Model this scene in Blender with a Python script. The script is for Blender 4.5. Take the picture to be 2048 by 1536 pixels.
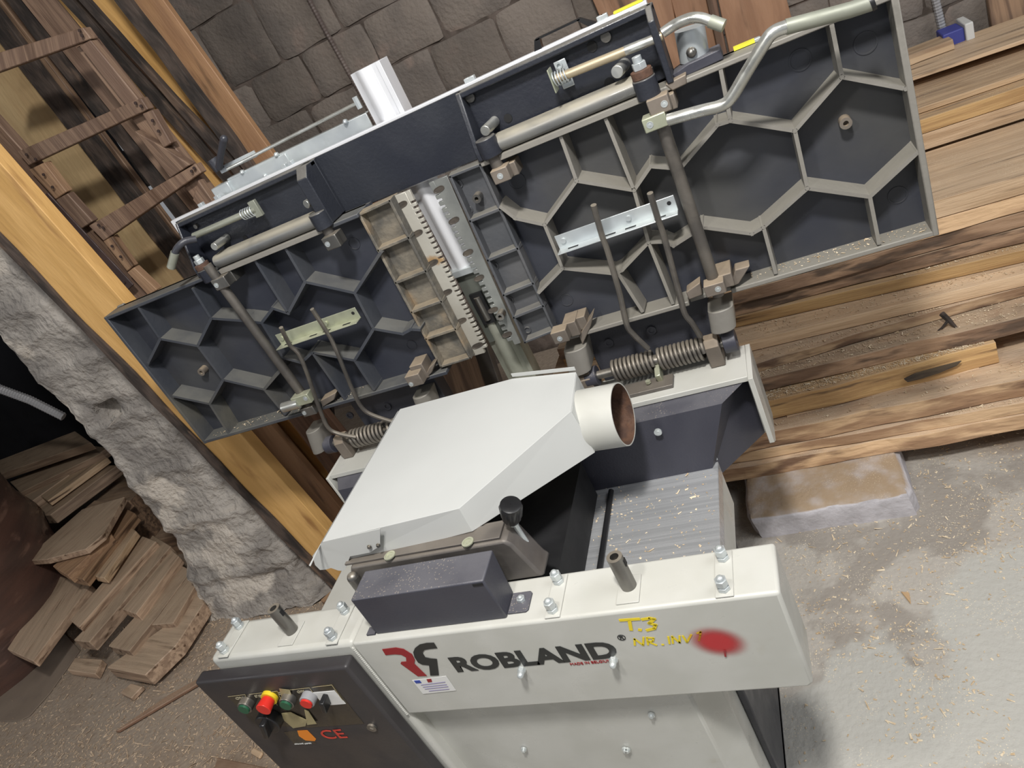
import bpy, math, random
import numpy as np
from mathutils import Vector, Matrix, noise
random.seed(7)
RNG = np.random.RandomState(5)
scene = bpy.context.scene
for o in list(bpy.data.objects):
    bpy.data.objects.remove(o)
COL = scene.collection
T = 0.74                      # height of the machine's beam tops; heights below are measured from there

# ------------------------------------------------------------------ camera
F_PX = 1460.345
R = [[0.8859450682, 0.2091983385, -0.4139292104],
     [-0.2369842276, -0.5629903672, -0.7917577422],
     [-0.3986725624, 0.7995485611, -0.4492018326]]      # rows: image right, image down, forward
CAM = Vector((0.14080547, -0.71372853, 0.82508509))
cd = bpy.data.cameras.new('camera')
cam = bpy.data.objects.new('camera', cd)
COL.objects.link(cam)
cd.sensor_width = 36
cd.lens = 36 * F_PX / 2048
cd.clip_start = 0.02
rt, dn, fw = [Vector(r) for r in R]
M = Matrix((rt, -dn, -fw)).transposed().to_4x4()
M.translation = CAM + Vector((0, 0, T))
cam.matrix_world = M
scene.camera = cam
scene.view_settings.view_transform = 'Standard'
scene.view_settings.look = 'None'
scene.view_settings.gamma = 1
scene.view_settings.use_curve_mapping = False
scene.view_settings.exposure = 0.0

# ------------------------------------------------------------------ light
w = bpy.data.worlds.new('world')
scene.world = w
w.use_nodes = True
w.node_tree.nodes['Background'].inputs[0].default_value = (0.92, 0.95, 1.0, 1)
w.node_tree.nodes['Background'].inputs[1].default_value = 0.25


def area(name, loc, target, size, power, col, sy=None):
    l = bpy.data.lights.new(name, 'AREA')
    l.energy = power
    l.color = col
    l.size = size
    if sy:
        l.shape = 'RECTANGLE'
        l.size_y = sy
    o = bpy.data.objects.new(name, l)
    COL.objects.link(o)
    o.location = loc
    o.rotation_euler = (Vector(target) - Vector(loc)).to_track_quat('-Z', 'Y').to_euler()
    return o


area('workshop_lamp', (0.24, -0.70, 2.95), (-0.3, 0.4, 0.5), 0.22, 66, (1.0, 0.975, 0.94))
area('work_lamp', (-0.42, -0.62, 2.14), (-0.35, 0.35, 0.6), 0.13, 8, (1.0, 0.975, 0.94))
area('roof_light', (1.9, 0.1, 3.1), (0.8, 0.7, 0.0), 2.0, 56, (0.95, 0.97, 1.0), 1.6)
area('left_fill', (-3.3, -1.6, 2.2), (-2.6, 0.9, 0.1), 1.2, 12, (0.97, 0.98, 1.0))  # added fill to brighten pile, pillar and floor at left; no opening known
area('doorway_daylight', (1.6, -3.2, 1.9), (-0.2, 1.0, 0.5), 2.6, 3, (0.93, 0.96, 1.0), 2.0)


# ------------------------------------------------------------------ helpers
def H(px, py, ax, val):
    """world point (height measured from beam top) where the sight line through a photo pixel meets a plane"""
    d = rt * ((px - 1024) / F_PX) + dn * ((py - 768) / F_PX) + fw
    t = (val - CAM[ax]) / d[ax]
    return CAM + d * t


def HP(px, py, p0, n):
    d = rt * ((px - 1024) / F_PX) + dn * ((py - 768) / F_PX) + fw
    return CAM + d * ((Vector(p0) - CAM).dot(n) / d.dot(n))


def V(*a):
    return Vector(a)


class MB:
    def __init__(s):
        s.v = []
        s.f = []

    def add(s, vs, fs):
        b = len(s.v)
        s.v += [tuple(v) for v in vs]
        s.f += [tuple(i + b for i in f) for f in fs]
        return s

    def box(s, x0, x1, y0, y1, z0, z1):
        vs = [(x, y, z) for x in (x0, x1) for y in (y0, y1) for z in (z0, z1)]
        return s.add(vs, [(0, 1, 3, 2), (4, 6, 7, 5), (0, 4, 5, 1), (2, 3, 7, 6), (0, 2, 6, 4), (1, 5, 7, 3)])

    def obox(s, c, sz, mat):
        h = [Vector(k) / 2 for k in ((sz[0], 0, 0), (0, sz[1], 0), (0, 0, sz[2]))]
        c = Vector(c)
        vs = [c + mat @ (h[0] * a + h[1] * b + h[2] * d) for a in (-1, 1) for b in (-1, 1) for d in (-1, 1)]
        return s.add(vs, [(0, 1, 3, 2), (4, 6, 7, 5), (0, 4, 5, 1), (2, 3, 7, 6), (0, 2, 6, 4), (1, 5, 7, 3)])

    def prism(s, pts, vec):
        n = len(pts)
        pts = [Vector(p) for p in pts]
        vec = Vector(vec)
        nrm = sum(((pts[i] - pts[0]).cross(pts[i + 1] - pts[0]) for i in range(1, n - 1)), Vector())
        if nrm.dot(vec) > 0:
            pts = pts[::-1]
        vs = pts + [p + vec for p in pts]
        fs = [tuple(range(n)), tuple(range(2 * n - 1, n - 1, -1))]
        fs += [((i + 1) % n, i, i + n, (i + 1) % n + n) for i in range(n)]
        return s.add(vs, fs)

    def tube(s, pts, r, n=10, cap=True):
        pts = [Vector(p) for p in pts]
        m = len(pts)
        rr = r if isinstance(r, (list, tuple)) else [r] * m
        tg = []
        for i in range(m):
            a = pts[max(i - 1, 0)]
            b = pts[min(i + 1, m - 1)]
            tg.append((b - a).normalized())
        u = tg[0].orthogonal().normalized()
        vs = []
        for i in range(m):
            u = (u - tg[i] * u.dot(tg[i])).normalized()
            w_ = tg[i].cross(u)
            for k in range(n):
                a = 2 * math.pi * k / n
                vs.append(pts[i] + (u * math.cos(a) + w_ * math.sin(a)) * rr[i])
        fs = [(i * n + k, i * n + (k + 1) % n, (i + 1) * n + (k + 1) % n, (i + 1) * n + k)
              for i in range(m - 1) for k in range(n)]
        if cap:
            fs += [tuple(range(n - 1, -1, -1)), tuple(range((m - 1) * n, m * n))]
        return s.add(vs, fs)

    def cyl(s, a, b, r, n=16, r2=None):
        return s.tube([a, b], [r, r if r2 is None else r2], n)

    def pipe(s, a, b, ro, ri, n=32):
        a, b = Vector(a), Vector(b)
        t = (b - a).normalized()
        u = t.orthogonal().normalized()
        w_ = t.cross(u)
        vs = []
        for p, r in ((a, ro), (b, ro), (b, ri), (a, ri)):
            for k in range(n):
                g = 2 * math.pi * k / n
                vs.append(p + (u * math.cos(g) + w_ * math.sin(g)) * r)
        fs = [(j * n + k, j * n + (k + 1) % n, ((j + 1) % 4) * n + (k + 1) % n, ((j + 1) % 4) * n + k)
              for j in range(4) for k in range(n)]
        return s.add(vs, fs)

    def dome(s, c, ax, r, n=12, m=4):
        ax = Vector(ax).normalized()
        pts = [Vector(c) + ax * r * math.sin(math.pi / 2 * i / m) for i in range(m + 1)]
        rr = [max(r * math.cos(math.pi / 2 * i / m), r * .02) for i in range(m + 1)]
        return s.tube(pts, rr, n)

    def build(s, name, mat, parent=None, label=None, bevel=0, seg=2, smooth=True, frame=None, sharp=35):
        me = bpy.data.meshes.new(name)
        vs = s.v
        if frame is not None:
            inv = frame.inverted()
            vs = [tuple(inv @ Vector(v)) for v in vs]
        me.from_pydata(vs, [], s.f)
        if smooth:
            me.shade_smooth()
            me.set_sharp_from_angle(angle=math.radians(sharp))
        me.materials.append(mat)
        o = bpy.data.objects.new(name, me)
        COL.objects.link(o)
        if frame is not None:
            o.matrix_world = frame
        if parent:
            o.parent = parent
        if label:
            o['label'] = label
        if bevel:
            b = o.modifiers.new('bevel', 'BEVEL')
            b.width = bevel
            b.segments = seg
            b.limit_method = 'ANGLE'
            b.angle_limit = math.radians(40)
        return o


def tag(o, label=None, cat=None, group=None, kind=None):
    if label:
        o['label'] = label
    if cat:
        o['category'] = cat
    if group:
        o['group'] = group
    if kind:
        o['kind'] = kind
    return o


def empty(name, loc=(0, 0, 0)):
    o = bpy.data.objects.new(name, None)
    o.empty_display_size = 0.1
    o.location = loc
    COL.objects.link(o)
    return o


# ------------------------------------------------------------------ materials
def mat(name, c1, c2=None, scale=6, stretch=(1, 1, 1), rough=.5, metal=0, dust=0, dustc=(.30, .25, .19),
        bump=0, bscale=None, ramp=(.35, .65), rand=0, speck=0, speckc=(.75, .62, .45), c3=None, s3=2.5, r3=(.5, .62),
        spec=.5, dlo=.35, dhi=.9, detail=5, rvar=0.12, wear=0, wearc=(.3, .28, .24), bdist=.004):
    m = bpy.data.materials.new(name)
    m.use_nodes = True
    nt = m.node_tree
    N, L = nt.nodes, nt.links
    b = N['Principled BSDF']
    tc = N.new('ShaderNodeTexCoord')
    mp = N.new('ShaderNodeMapping')
    mp.inputs['Scale'].default_value = stretch
    L.new(tc.outputs['Object'], mp.inputs['Vector'])
    vec = mp.outputs[0]
    if rand:
        oi = N.new('ShaderNodeObjectInfo')
        va = N.new('ShaderNodeVectorMath')
        va.operation = 'SCALE'
        cx = N.new('ShaderNodeCombineXYZ')
        for i in range(3):
            L.new(oi.outputs['Random'], cx.inputs[i])
        L.new(cx.outputs[0], va.inputs[0])
        va.inputs['Scale'].default_value = 37
        ad = N.new('ShaderNodeVectorMath')
        L.new(vec, ad.inputs[0])
        L.new(va.outputs[0], ad.inputs[1])
        vec = ad.outputs[0]

    def nz(sc, det=detail, dist=0, v=None):
        n = N.new('ShaderNodeTexNoise')
        n.inputs['Scale'].default_value = sc
        n.inputs['Detail'].default_value = det
        n.inputs['Distortion'].default_value = dist
        L.new(v or vec, n.inputs['Vector'])
        return n.outputs[0]

    def rng(x, lo, hi, a=0, c=1):
        r = N.new('ShaderNodeMapRange')
        r.interpolation_type = 'SMOOTHSTEP'
        L.new(x, r.inputs[0])
        r.inputs[1].default_value = lo
        r.inputs[2].default_value = hi
        r.inputs[3].default_value = a
        r.inputs[4].default_value = c
        return r.outputs[0]

    def mix(f, a, bb):
        x = N.new('ShaderNodeMix')
        x.data_type = 'RGBA'
        if isinstance(f, float):
            x.inputs[0].default_value = f
        else:
            L.new(f, x.inputs[0])
        for k, q in ((6, a), (7, bb)):
            if isinstance(q, tuple):
                x.inputs[k].default_value = (*q, 1)
            else:
                L.new(q, x.inputs[k])
        return x.outputs[2]

    def mul(a, bb):
        x = N.new('ShaderNodeMath')
        x.operation = 'MULTIPLY'
        for k, q in ((0, a), (1, bb)):
            if isinstance(q, (int, float)):
                x.inputs[k].default_value = q
            else:
                L.new(q, x.inputs[k])
        return x.outputs[0]
    n1 = nz(scale, dist=.3)
    col = mix(rng(n1, *ramp), c1, c2) if c2 else mix(0.0, c1, c1)
    if c3:
        col = mix(rng(nz(s3), *r3), col, c3)
    if rand:
        hs = N.new('ShaderNodeHueSaturation')
        L.new(col, hs.inputs['Color'])
        L.new(rng(oi.outputs['Random'], 0, 1, 1 - rand, 1 + rand), hs.inputs['Value'])
        col = hs.outputs[0]
    ro = rng(nz(scale * 2), .3, .7, rough - rvar, rough + rvar)
    if wear:
        be = N.new('ShaderNodeNewGeometry')
        col = mix(mul(rng(be.outputs['Pointiness'], .51, .56), wear), col, wearc)
    if dust:
        ge = N.new('ShaderNodeNewGeometry')
        sp = N.new('ShaderNodeSeparateXYZ')
        L.new(ge.outputs['Normal'], sp.inputs[0])
        up = rng(sp.outputs[2], dlo, dhi)
        ws = N.new('ShaderNodeVectorMath')
        ws.operation = 'MULTIPLY'
        ws.inputs[1].default_value = (1, 1, 1)
        L.new(ge.outputs['Position'], ws.inputs[0])
        df = mul(mul(up, rng(nz(14, 6, v=ws.outputs[0]), .25, .6, .45, 1)), dust)
        col = mix(df, col, dustc)
        if speck:
            vo = N.new('ShaderNodeTexVoronoi')
            vo.inputs['Scale'].default_value = 190
            L.new(ws.outputs[0], vo.inputs['Vector'])
            sf = mul(mul(rng(vo.outputs['Distance'], .26, .2), up), speck)
            sf = mul(sf, rng(nz(9, 3, v=ws.outputs[0]), .45, .6))
            col = mix(sf, col, speckc)
        rr = N.new('ShaderNodeMath')
        rr.operation = 'MAXIMUM'
        L.new(ro, rr.inputs[0])
        L.new(mul(df, .85), rr.inputs[1])
        ro = rr.outputs[0]
        if metal:
            mm = N.new('ShaderNodeMath')
            mm.operation = 'MULTIPLY_ADD'
            L.new(df, mm.inputs[0])
            mm.inputs[1].default_value = -metal
            mm.inputs[2].default_value = metal
            L.new(mm.outputs[0], b.inputs['Metallic'])
    L.new(col, b.inputs['Base Color'])
    L.new(ro, b.inputs['Roughness'])
    if not (dust and metal):
        b.inputs['Metallic'].default_value = metal
    b.inputs['Specular IOR Level'].default_value = spec
    if bump:
        bn = N.new('ShaderNodeBump')
        bn.inputs['Strength'].default_value = bump
        bn.inputs['Distance'].default_value = bdist
        L.new(nz(bscale or scale * 6, 6), bn.inputs['Height'])
        L.new(bn.outputs[0], b.inputs['Normal'])
    return m


def wood(name, c1, c2, dust=0, rand=.18, dark=(.10, .055, .03), knots=True, speck=.0, grain=1.0):
    return mat(name, c1, c2, scale=3.2, stretch=(1.1, 16 * grain, 16 * grain), rough=.62, dust=dust, rand=rand,
               bump=.45, bscale=14, ramp=(.38, .62), c3=dark if knots else None, s3=2.3, r3=(.56, .70),
               speck=speck, dustc=(.46, .35, .245), rvar=.08)


M_WHITE = mat('white_enamel', (0.541, 0.541, 0.504), (0.5, 0.5, 0.459), scale=9, rough=.38, dust=.10, dustc=(0.451, 0.394, 0.295),
              c3=(0.41, 0.377, 0.295), s3=7, r3=(.66, .80), spec=.5, bump=.05, bscale=60)
M_WHITE2 = mat('white_hood_enamel', (0.536, 0.544, 0.528), (0.512, 0.52, 0.504), scale=4, rough=.42, spec=.4,
               c3=(0.336, 0.304, 0.24), s3=26, r3=(.76, .8))
M_DARK = mat('dark_paint', (0.0338, 0.0353, 0.045), (0.0435, 0.045, 0.0555), scale=5, rough=.42, dust=.10, bump=.12, bscale=240,
             dustc=(0.21, 0.195, 0.18))
M_GUARD = mat('guard_paint', (0.04, 0.0408, 0.056), (0.0512, 0.052, 0.0672), scale=5, rough=.45, dust=.32, bump=.10,
              bscale=240, dustc=(0.24, 0.232, 0.24), speck=.2)
M_DOOR = mat('door_paint', (0.034, 0.0306, 0.0323), (0.0391, 0.0357, 0.0374), scale=5, rough=.45, bump=.06, bscale=240)
M_CAST = mat('cast_paint', (0.0405, 0.045, 0.0594), (0.0558, 0.0594, 0.072), scale=5, rough=.5, dust=.72,
             dustc=(0.225, 0.211, 0.176), bump=.25, bscale=55, dlo=.12, dhi=.85, c3=(0.108, 0.104, 0.09), s3=3, r3=(.50, .75),
             wear=.7)
M_CASTL = mat('cast_paint_darker', (.045, .050, .062), (.062, .066, .076), scale=5, rough=.5, dust=.6,
              dustc=(.185, .18, .155), bump=.25, bscale=55, dlo=.12, dhi=.85, c3=(.14, .13, .10), s3=3, r3=(.52, .75))
M_PLATE = mat('cast_web_paint', (0.0306, 0.034, 0.0476), (0.0425, 0.0459, 0.0578), scale=4, rough=.45, bump=.12, bscale=90,
              c3=(0.0638, 0.0638, 0.0629), s3=2.4, r3=(.50, .75), dust=.5, dustc=(0.212, 0.2, 0.166))
M_FENCE = mat('fence_paint', (0.0187, 0.0209, 0.0297), (0.0231, 0.0259, 0.0341), scale=5, rough=.38, dust=.8,
              dustc=(0.187, 0.176, 0.154), bump=.2, bscale=150, dlo=.2, dhi=.9)
M_BARHI = mat('highlit_cast_bar', (.13, .135, .14), (.20, .20, .19), scale=8, rough=.35, metal=.3, dust=.7, dustc=(.42, .38, .29), dlo=.0)  # painted paler than the castings to carry the bar's highlight, plus real dust
M_LEDGE = mat('dirty_cast', (.20, .175, .135), (.085, .08, .07), scale=22, rough=.75, dust=.6,
              dustc=(.34, .27, .18), bump=.4, bscale=120, c3=(.26, .18, .10), s3=9, r3=(.55, .7))
M_LEDGE_R = mat('cast_ledge_paint', (0.068, 0.072, 0.08), (0.096, 0.096, 0.1), scale=8, rough=.55, dust=.6,
                dustc=(0.256, 0.24, 0.2), bump=.2, bscale=100)
M_LIP = mat('worn_alloy', (.52, .50, .44), (.40, .38, .33), scale=9, rough=.5, metal=.35, bump=.1, bscale=80,
            c3=(.42, .27, .13), s3=14, r3=(.58, .68))
M_LIP_R = mat('grey_alloy', (0.297, 0.306, 0.288), (0.216, 0.225, 0.216), scale=12, rough=.45, metal=.45, bump=.1, bscale=80,
              c3=(0.324, 0.252, 0.153), s3=16, r3=(.62, .7))
M_STEEL = mat('dusty_steel', (.26, .25, .23), (.17, .165, .155), scale=30, stretch=(1, 1, .2), rough=.38, metal=.85,
              dust=.45, dustc=(.38, .31, .22))
M_BAR = mat('worn_bar', (.22, .20, .175), (.13, .12, .11), scale=14, rough=.5, metal=.7, dust=.6, dlo=.0,
            dustc=(.30, .26, .20))
M_BLOCK = mat('dusty_block', (0.204, 0.174, 0.145), (0.145, 0.123, 0.102), scale=12, rough=.65, metal=.3, dust=.8,
              dustc=(0.357, 0.281, 0.196), dlo=.2, bump=.15, bscale=80)
M_ZINC = mat('zinc_plate', (.66, .70, .70), (.54, .58, .60), scale=12, rough=.38, metal=.6, dust=.2,
             dustc=(.5, .5, .42), rvar=.1)
M_ZINCY = mat('yellowed_zinc', (.52, .54, .40), (.42, .44, .33), scale=12, rough=.4, metal=.6, dust=.3,
              dustc=(.5, .47, .34))
M_CHROME = mat('bright_rod', (.62, .63, .60), (.50, .50, .46), scale=20, rough=.32, metal=.85, dust=.25,
               dustc=(.5, .46, .38))
M_TAN = mat('tan_rod', (.50, .40, .24), (.42, .35, .24), scale=12, rough=.4, metal=.4)
M_ALU = mat('aluminium', (0.76, 0.769, 0.788), (0.684, 0.694, 0.722), scale=4, stretch=(1, 1, .3), rough=.45, metal=.25)
M_RAIL = mat('dirty_rail', (.36, .37, .31), (.26, .27, .22), scale=10, rough=.5, metal=.4, c3=(.32, .25, .15), s3=9,
             r3=(.6, .7))
M_GREENBAR = mat('grey_green_bar', (.10, .11, .095), (.14, .15, .13), scale=8, rough=.5, metal=.3)
M_BED = mat('machined_bed', (0.589, 0.598, 0.608), (0.475, 0.484, 0.494), scale=22, stretch=(.06, 6, 1), rough=.30, metal=.55,
            rvar=.05)
M_BLACK = mat('black_plastic', (.012, .012, .013), rough=.35)
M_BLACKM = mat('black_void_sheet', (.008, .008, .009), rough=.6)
M_RUST = mat('rust', (.12, .06, .035), (.07, .038, .027), scale=40, rough=.85, bump=.4, bscale=160)
M_STRAP = mat('rusty_strap', (.055, .035, .032), (.085, .05, .042), scale=14, rough=.6, metal=.2)
M_CARRIER = mat('carrier_steel', (.17, .155, .14), (.11, .10, .095), scale=9, rough=.5, metal=.5, dust=.4,
                dustc=(.26, .22, .17), bump=.15, bscale=60)
M_RED = mat('red_button', (.65, .03, .02), rough=.35)
M_YELLOW = mat('yellow_ring', (.75, .55, .03), rough=.4)
M_GREEN = mat('green_button', (.02, .10, .05), rough=.4)
M_YTAG = mat('yellow_tag', (.72, .66, .05), rough=.5)
M_LBLACK = mat('black_lettering', (.018, .02, .02), rough=.4)
M_LRED = mat('red_lettering', (.28, .015, .02), rough=.4)
M_LYEL = mat('yellow_paint_marks', (.80, .62, .02), rough=.5)
M_LORANGE = mat('orange_print', (.80, .25, .02), rough=.5)
M_LWHITE = mat('white_print', (.6, .6, .58), rough=.5)
M_STICK = mat('white_sticker', (.75, .75, .73), rough=.4)
M_PANEL = mat('panel_sticker', (.030, .026, .022), (.055, .045, .028), scale=12, rough=.3)
M_BLUE = mat('blue_print', (.04, .07, .35), rough=.5)
M_CLEAR = mat('torn_film', (.35, .30, .16), rough=.25)
M_MORTAR = mat('mortar', (0.187, 0.149, 0.127), (0.077, 0.0605, 0.0495), scale=10, rough=.95, bump=.8, bscale=60)
M_BLK = mat('wall_block', (0.236, 0.201, 0.172), (0.172, 0.149, 0.132), scale=5, rough=.95, bump=.9, bscale=60, bdist=.007, rand=.16,
            c3=(0.276, 0.218, 0.184), s3=8, r3=(.55, .75))
M_PILLAR = mat('pillar_cement', (0.465, 0.427, 0.383), (0.27, 0.247, 0.225), scale=7, rough=.95, bump=1.0, bscale=38, bdist=.02,
               c3=(0.63, 0.57, 0.495), s3=5, r3=(.55, .64), dust=.25, dustc=(0.495, 0.405, 0.3))
M_AAC = mat('aerated_block', (.62, .60, .63), (.50, .48, .50), scale=20, rough=.95, bump=.5, bscale=90, dust=.95,
            dustc=(.36, .26, .16), speck=.4, dlo=.5, dhi=.8)
M_FLOOR = None
M_SLOT = mat('slot_shadow_metal', (.085, .07, .055), (.05, .042, .035), scale=40, rough=.6)
M_CONDUIT = mat('grey_conduit', (.30, .30, .31), rough=.5)
M_CONDUITB = mat('brown_conduit', (.20, .16, .14), (.13, .10, .09), scale=10, rough=.6)
M_BOXW = mat('white_box_plastic', (.62, .62, .60), rough=.5)
M_BOXB = mat('blue_box_plastic', (.05, .06, .28), rough=.5)
M_NAIL = mat('nail_rust', (.05, .03, .025), rough=.7)
M_BARK = mat('bark', (.085, .062, .050), (.030, .024, .021), scale=9, stretch=(1, 3, 3), rough=.95, bump=1.0, bscale=26,
             rand=.2, c3=(.15, .10, .07), s3=6, r3=(.58, .7))
M_UNLIT = mat('unlit_void_black', (.012, .012, .016), rough=.9)  # near-black colour stands in for the unlit space left of the pillar
M_CEIL = mat('ceiling_boards', (.10, .08, .06), (.07, .055, .045), scale=4, rough=.9)
M_WRAP = mat('brown_wrap', (0.13, 0.0715, 0.0546), (0.0845, 0.052, 0.0429), scale=3, stretch=(1, 1, 4), rough=.30, bump=.6,
             bscale=9, c3=(0.221, 0.13, 0.0975), s3=5, r3=(.58, .7))
M_SHEET = mat('dusty_sheet', (0.208, 0.163, 0.13), (0.169, 0.13, 0.104), scale=5, rough=.9, dust=.4, dustc=(0.286, 0.221, 0.156))
W_OAK = wood('tan_wood', (0.575, 0.4, 0.237), (0.338, 0.219, 0.125), dust=.45, speck=.5)
W_GOLD = wood('golden_wood', (0.672, 0.432, 0.192), (0.48, 0.288, 0.126), dust=.5, speck=.5)
W_PALE = wood('pale_wood', (0.725, 0.525, 0.338), (0.55, 0.375, 0.225), dust=.55, speck=.6)
W_DARK = wood('brown_wood', (0.312, 0.2, 0.125), (0.15, 0.0938, 0.0625), dust=.45, speck=.4, dark=(0.0625, 0.0375, 0.025))
W_RED = wood('reddish_wood', (.22, .125, .08), (.14, .08, .05), dust=.4, speck=.4)
W_YEL = wood('yellow_board', (0.75, 0.45, 0.163), (0.625, 0.362, 0.119), rand=.06, dark=(0.375, 0.188, 0.0625), grain=.35)
W_CREAM = wood('cream_board', (0.575, 0.414, 0.218), (0.517, 0.356, 0.184), rand=.05, knots=False, grain=.3)
W_ORANGE = wood('orange_board', (0.352, 0.198, 0.099), (0.275, 0.149, 0.077), rand=.08, grain=.4)
W_OLD = wood('old_ladder_wood', (0.27, 0.176, 0.119), (0.169, 0.105, 0.0729), rand=.12, dark=(0.135, 0.081, 0.054))
W_FRESH = wood('cut_block_wood', (.40, .25, .145), (.30, .18, .105), rand=.1)
W_PILE = wood('dusty_pile_wood', (0.48, 0.34, 0.235), (0.30, 0.205, 0.14), dust=.75, rand=.25, speck=.3)
W_PLY = wood('reddish_board', (.36, .20, .115), (.28, .15, .085), rand=.06, grain=.4)


def floor_mat():
    m = mat('concrete_floor', (.44, .41, .365), (.31, .28, .245), scale=4.5, rough=.85, bump=.6, bscale=70, ramp=(.46, .54),
            c3=(.47, .46, .42), s3=2.1, r3=(.50, .545), detail=11, bdist=.006, dust=.01, speck=.75, speckc=(.75, .66, .5))
    nt = m.node_tree
    N, L = nt.nodes, nt.links
    b = N['Principled BSDF']
    old = b.inputs['Base Color'].links[0].from_socket
    ge = N.new('ShaderNodeNewGeometry')
    # trodden dirt and sawdust: everywhere left of the machine and under the timber stack
    sp = N.new('ShaderNodeSeparateXYZ')
    L.new(ge.outputs['Position'], sp.inputs[0])
    n = N.new('ShaderNodeTexNoise')
    n.inputs['Scale'].default_value = 2.2
    n.inputs['Detail'].default_value = 8
    L.new(ge.outputs['Position'], n.inputs['Vector'])

    def math_(op, a, bb):
        x = N.new('ShaderNodeMath')
        x.operation = op
        for k, q in ((0, a), (1, bb)):
            if isinstance(q, (int, float)):
                x.inputs[k].default_value = q
            else:
                L.new(q, x.inputs[k])
        return x.outputs[0]
    left = math_('MULTIPLY', math_('ADD', sp.outputs[0], 1.0), -1.6)
    back = math_('MULTIPLY', math_('ADD', sp.outputs[1], -1.02), 3.0)
    mx = math_('MAXIMUM', left, back)
    mx = math_('ADD', mx, math_('MULTIPLY', math_('SUBTRACT', n.outputs[0], .5), 2.0))
    mr = N.new('ShaderNodeMapRange')
    mr.interpolation_type = 'SMOOTHSTEP'
    L.new(mx, mr.inputs[0])
    mr.inputs[1].default_value = -.1
    mr.inputs[2].default_value = .5
    mr.inputs[4].default_value = .85
    n2 = N.new('ShaderNodeTexNoise')
    n2.inputs['Scale'].default_value = 60
    n2.inputs['Detail'].default_value = 4
    L.new(ge.outputs['Position'], n2.inputs['Vector'])
    dm = N.new('ShaderNodeMix')
    dm.data_type = 'RGBA'
    L.new(n2.outputs[0], dm.inputs[0])
    dm.inputs[6].default_value = (.19, .14, .105, 1)
    dm.inputs[7].default_value = (.44, .34, .245, 1)
    fm = N.new('ShaderNodeMix')
    fm.data_type = 'RGBA'
    L.new(mr.outputs[0], fm.inputs[0])
    L.new(old, fm.inputs[6])
    L.new(dm.outputs[2], fm.inputs[7])
    L.new(fm.outputs[2], b.inputs['Base Color'])
    return m


M_FLOOR = floor_mat()


# ------------------------------------------------------------------ setting
def frame_from(x, y, o):
    x = Vector(x).normalized()
    z = x.cross(Vector(y)).normalized()
    y = z.cross(x)
    m_ = Matrix((x, y, z)).transposed().to_4x4()
    m_.translation = Vector(o)
    return m_


ZF = -T
mb = MB()
mb.box(-6, 4, -2.2, 2.36, ZF - .08, ZF)
tag(mb.build('floor', M_FLOOR, smooth=False), 'dusty concrete floor strewn with wood chips', kind='structure')
tag(MB().box(-6, 4, -2.2, 2.46, 2.5, 2.58).build('ceiling', M_CEIL, smooth=False), kind='structure')
tag(MB().box(-5.6, -5.5, -1.2, 2.3, ZF, 2.5).build('wall_left', M_UNLIT, smooth=False), kind='structure')

tag(MB().box(-5.5, -2.62, 2.2, 2.3, ZF, 2.5).build('wall_far', M_UNLIT, smooth=False), kind='structure')  # coloured near-black so the gap behind the pillar reads as unlit
wall = MB().box(-2.6, 3.2, 2.315, 2.45, ZF, 2.5).build('wall_back', M_MORTAR, smooth=False)
tag(wall, kind='structure')
rows = [2.0, 1.80, 1.60, 1.385, 1.185, .915, .72, .515, .312, .115, -.085, -.285]
known = {.915: [-1.30, -1.62], .72: [-1.82, -1.535, -1.215, -.918], .515: [-1.006, -.708, -.406],
         .312: [-1.23, -.93, -.62], .115: [-.78, -1.09]}


def wall_block(x0, x1, z0, z1):
    nx, nz = 12, 8
    mb = MB()
    g = .0035
    x0 += g * random.uniform(.6, 1.6)
    x1 -= g * random.uniform(.6, 1.6)
    z0 += g * random.uniform(.6, 1.5)
    z1 -= g * random.uniform(.6, 1.5)
    yo = 2.304 + random.uniform(-.006, .004)
    vs = []
    seed = random.uniform(0, 90)
    for j in range(nz + 1):
        for i in range(nx + 1):
            u, v = i / nx, j / nz
            e = min(u, 1 - u) * nx, min(v, 1 - v) * nz
            r_ = .007 * (e[0] < .5) + .007 * (e[1] < .5)
            x = x0 + (x1 - x0) * u
            z = z0 + (z1 - z0) * v
            q = noise.noise_vector(Vector((x * 9 + seed, z * 9, seed)))
            edge = (e[0] < .5) or (e[1] < .5)
            x += q.x * (.007 if edge else .004)
            z += q.z * (.007 if edge else .004)
            if e[0] < .5 and e[1] < .5:
                x += .004 * (1 if u < .5 else -1)
                z += .004 * (1 if v < .5 else -1)
            vs.append((x, yo + r_ + q.y * .006, z))
    n = len(vs)
    border = [i for i in range(nx + 1)] + [(j * (nx + 1) + nx) for j in range(1, nz + 1)] + \
             [nz * (nx + 1) + i for i in range(nx - 1, -1, -1)] + [j * (nx + 1) for j in range(nz - 1, 0, -1)]
    fs = [(j * (nx + 1) + i, j * (nx + 1) + i + 1, (j + 1) * (nx + 1) + i + 1, (j + 1) * (nx + 1) + i)
          for j in range(nz) for i in range(nx)]
    back = []
    for k in border:
        back.append(n + len(back))
        vs.append((vs[k][0], 2.34, vs[k][2]))
    nb = len(border)
    fs += [(border[(k + 1) % nb], border[k], back[k], back[(k + 1) % nb]) for k in range(nb)]
    mb.add(vs, fs)
    return mb.build('block', M_BLK, wall, sharp=60)


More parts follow.
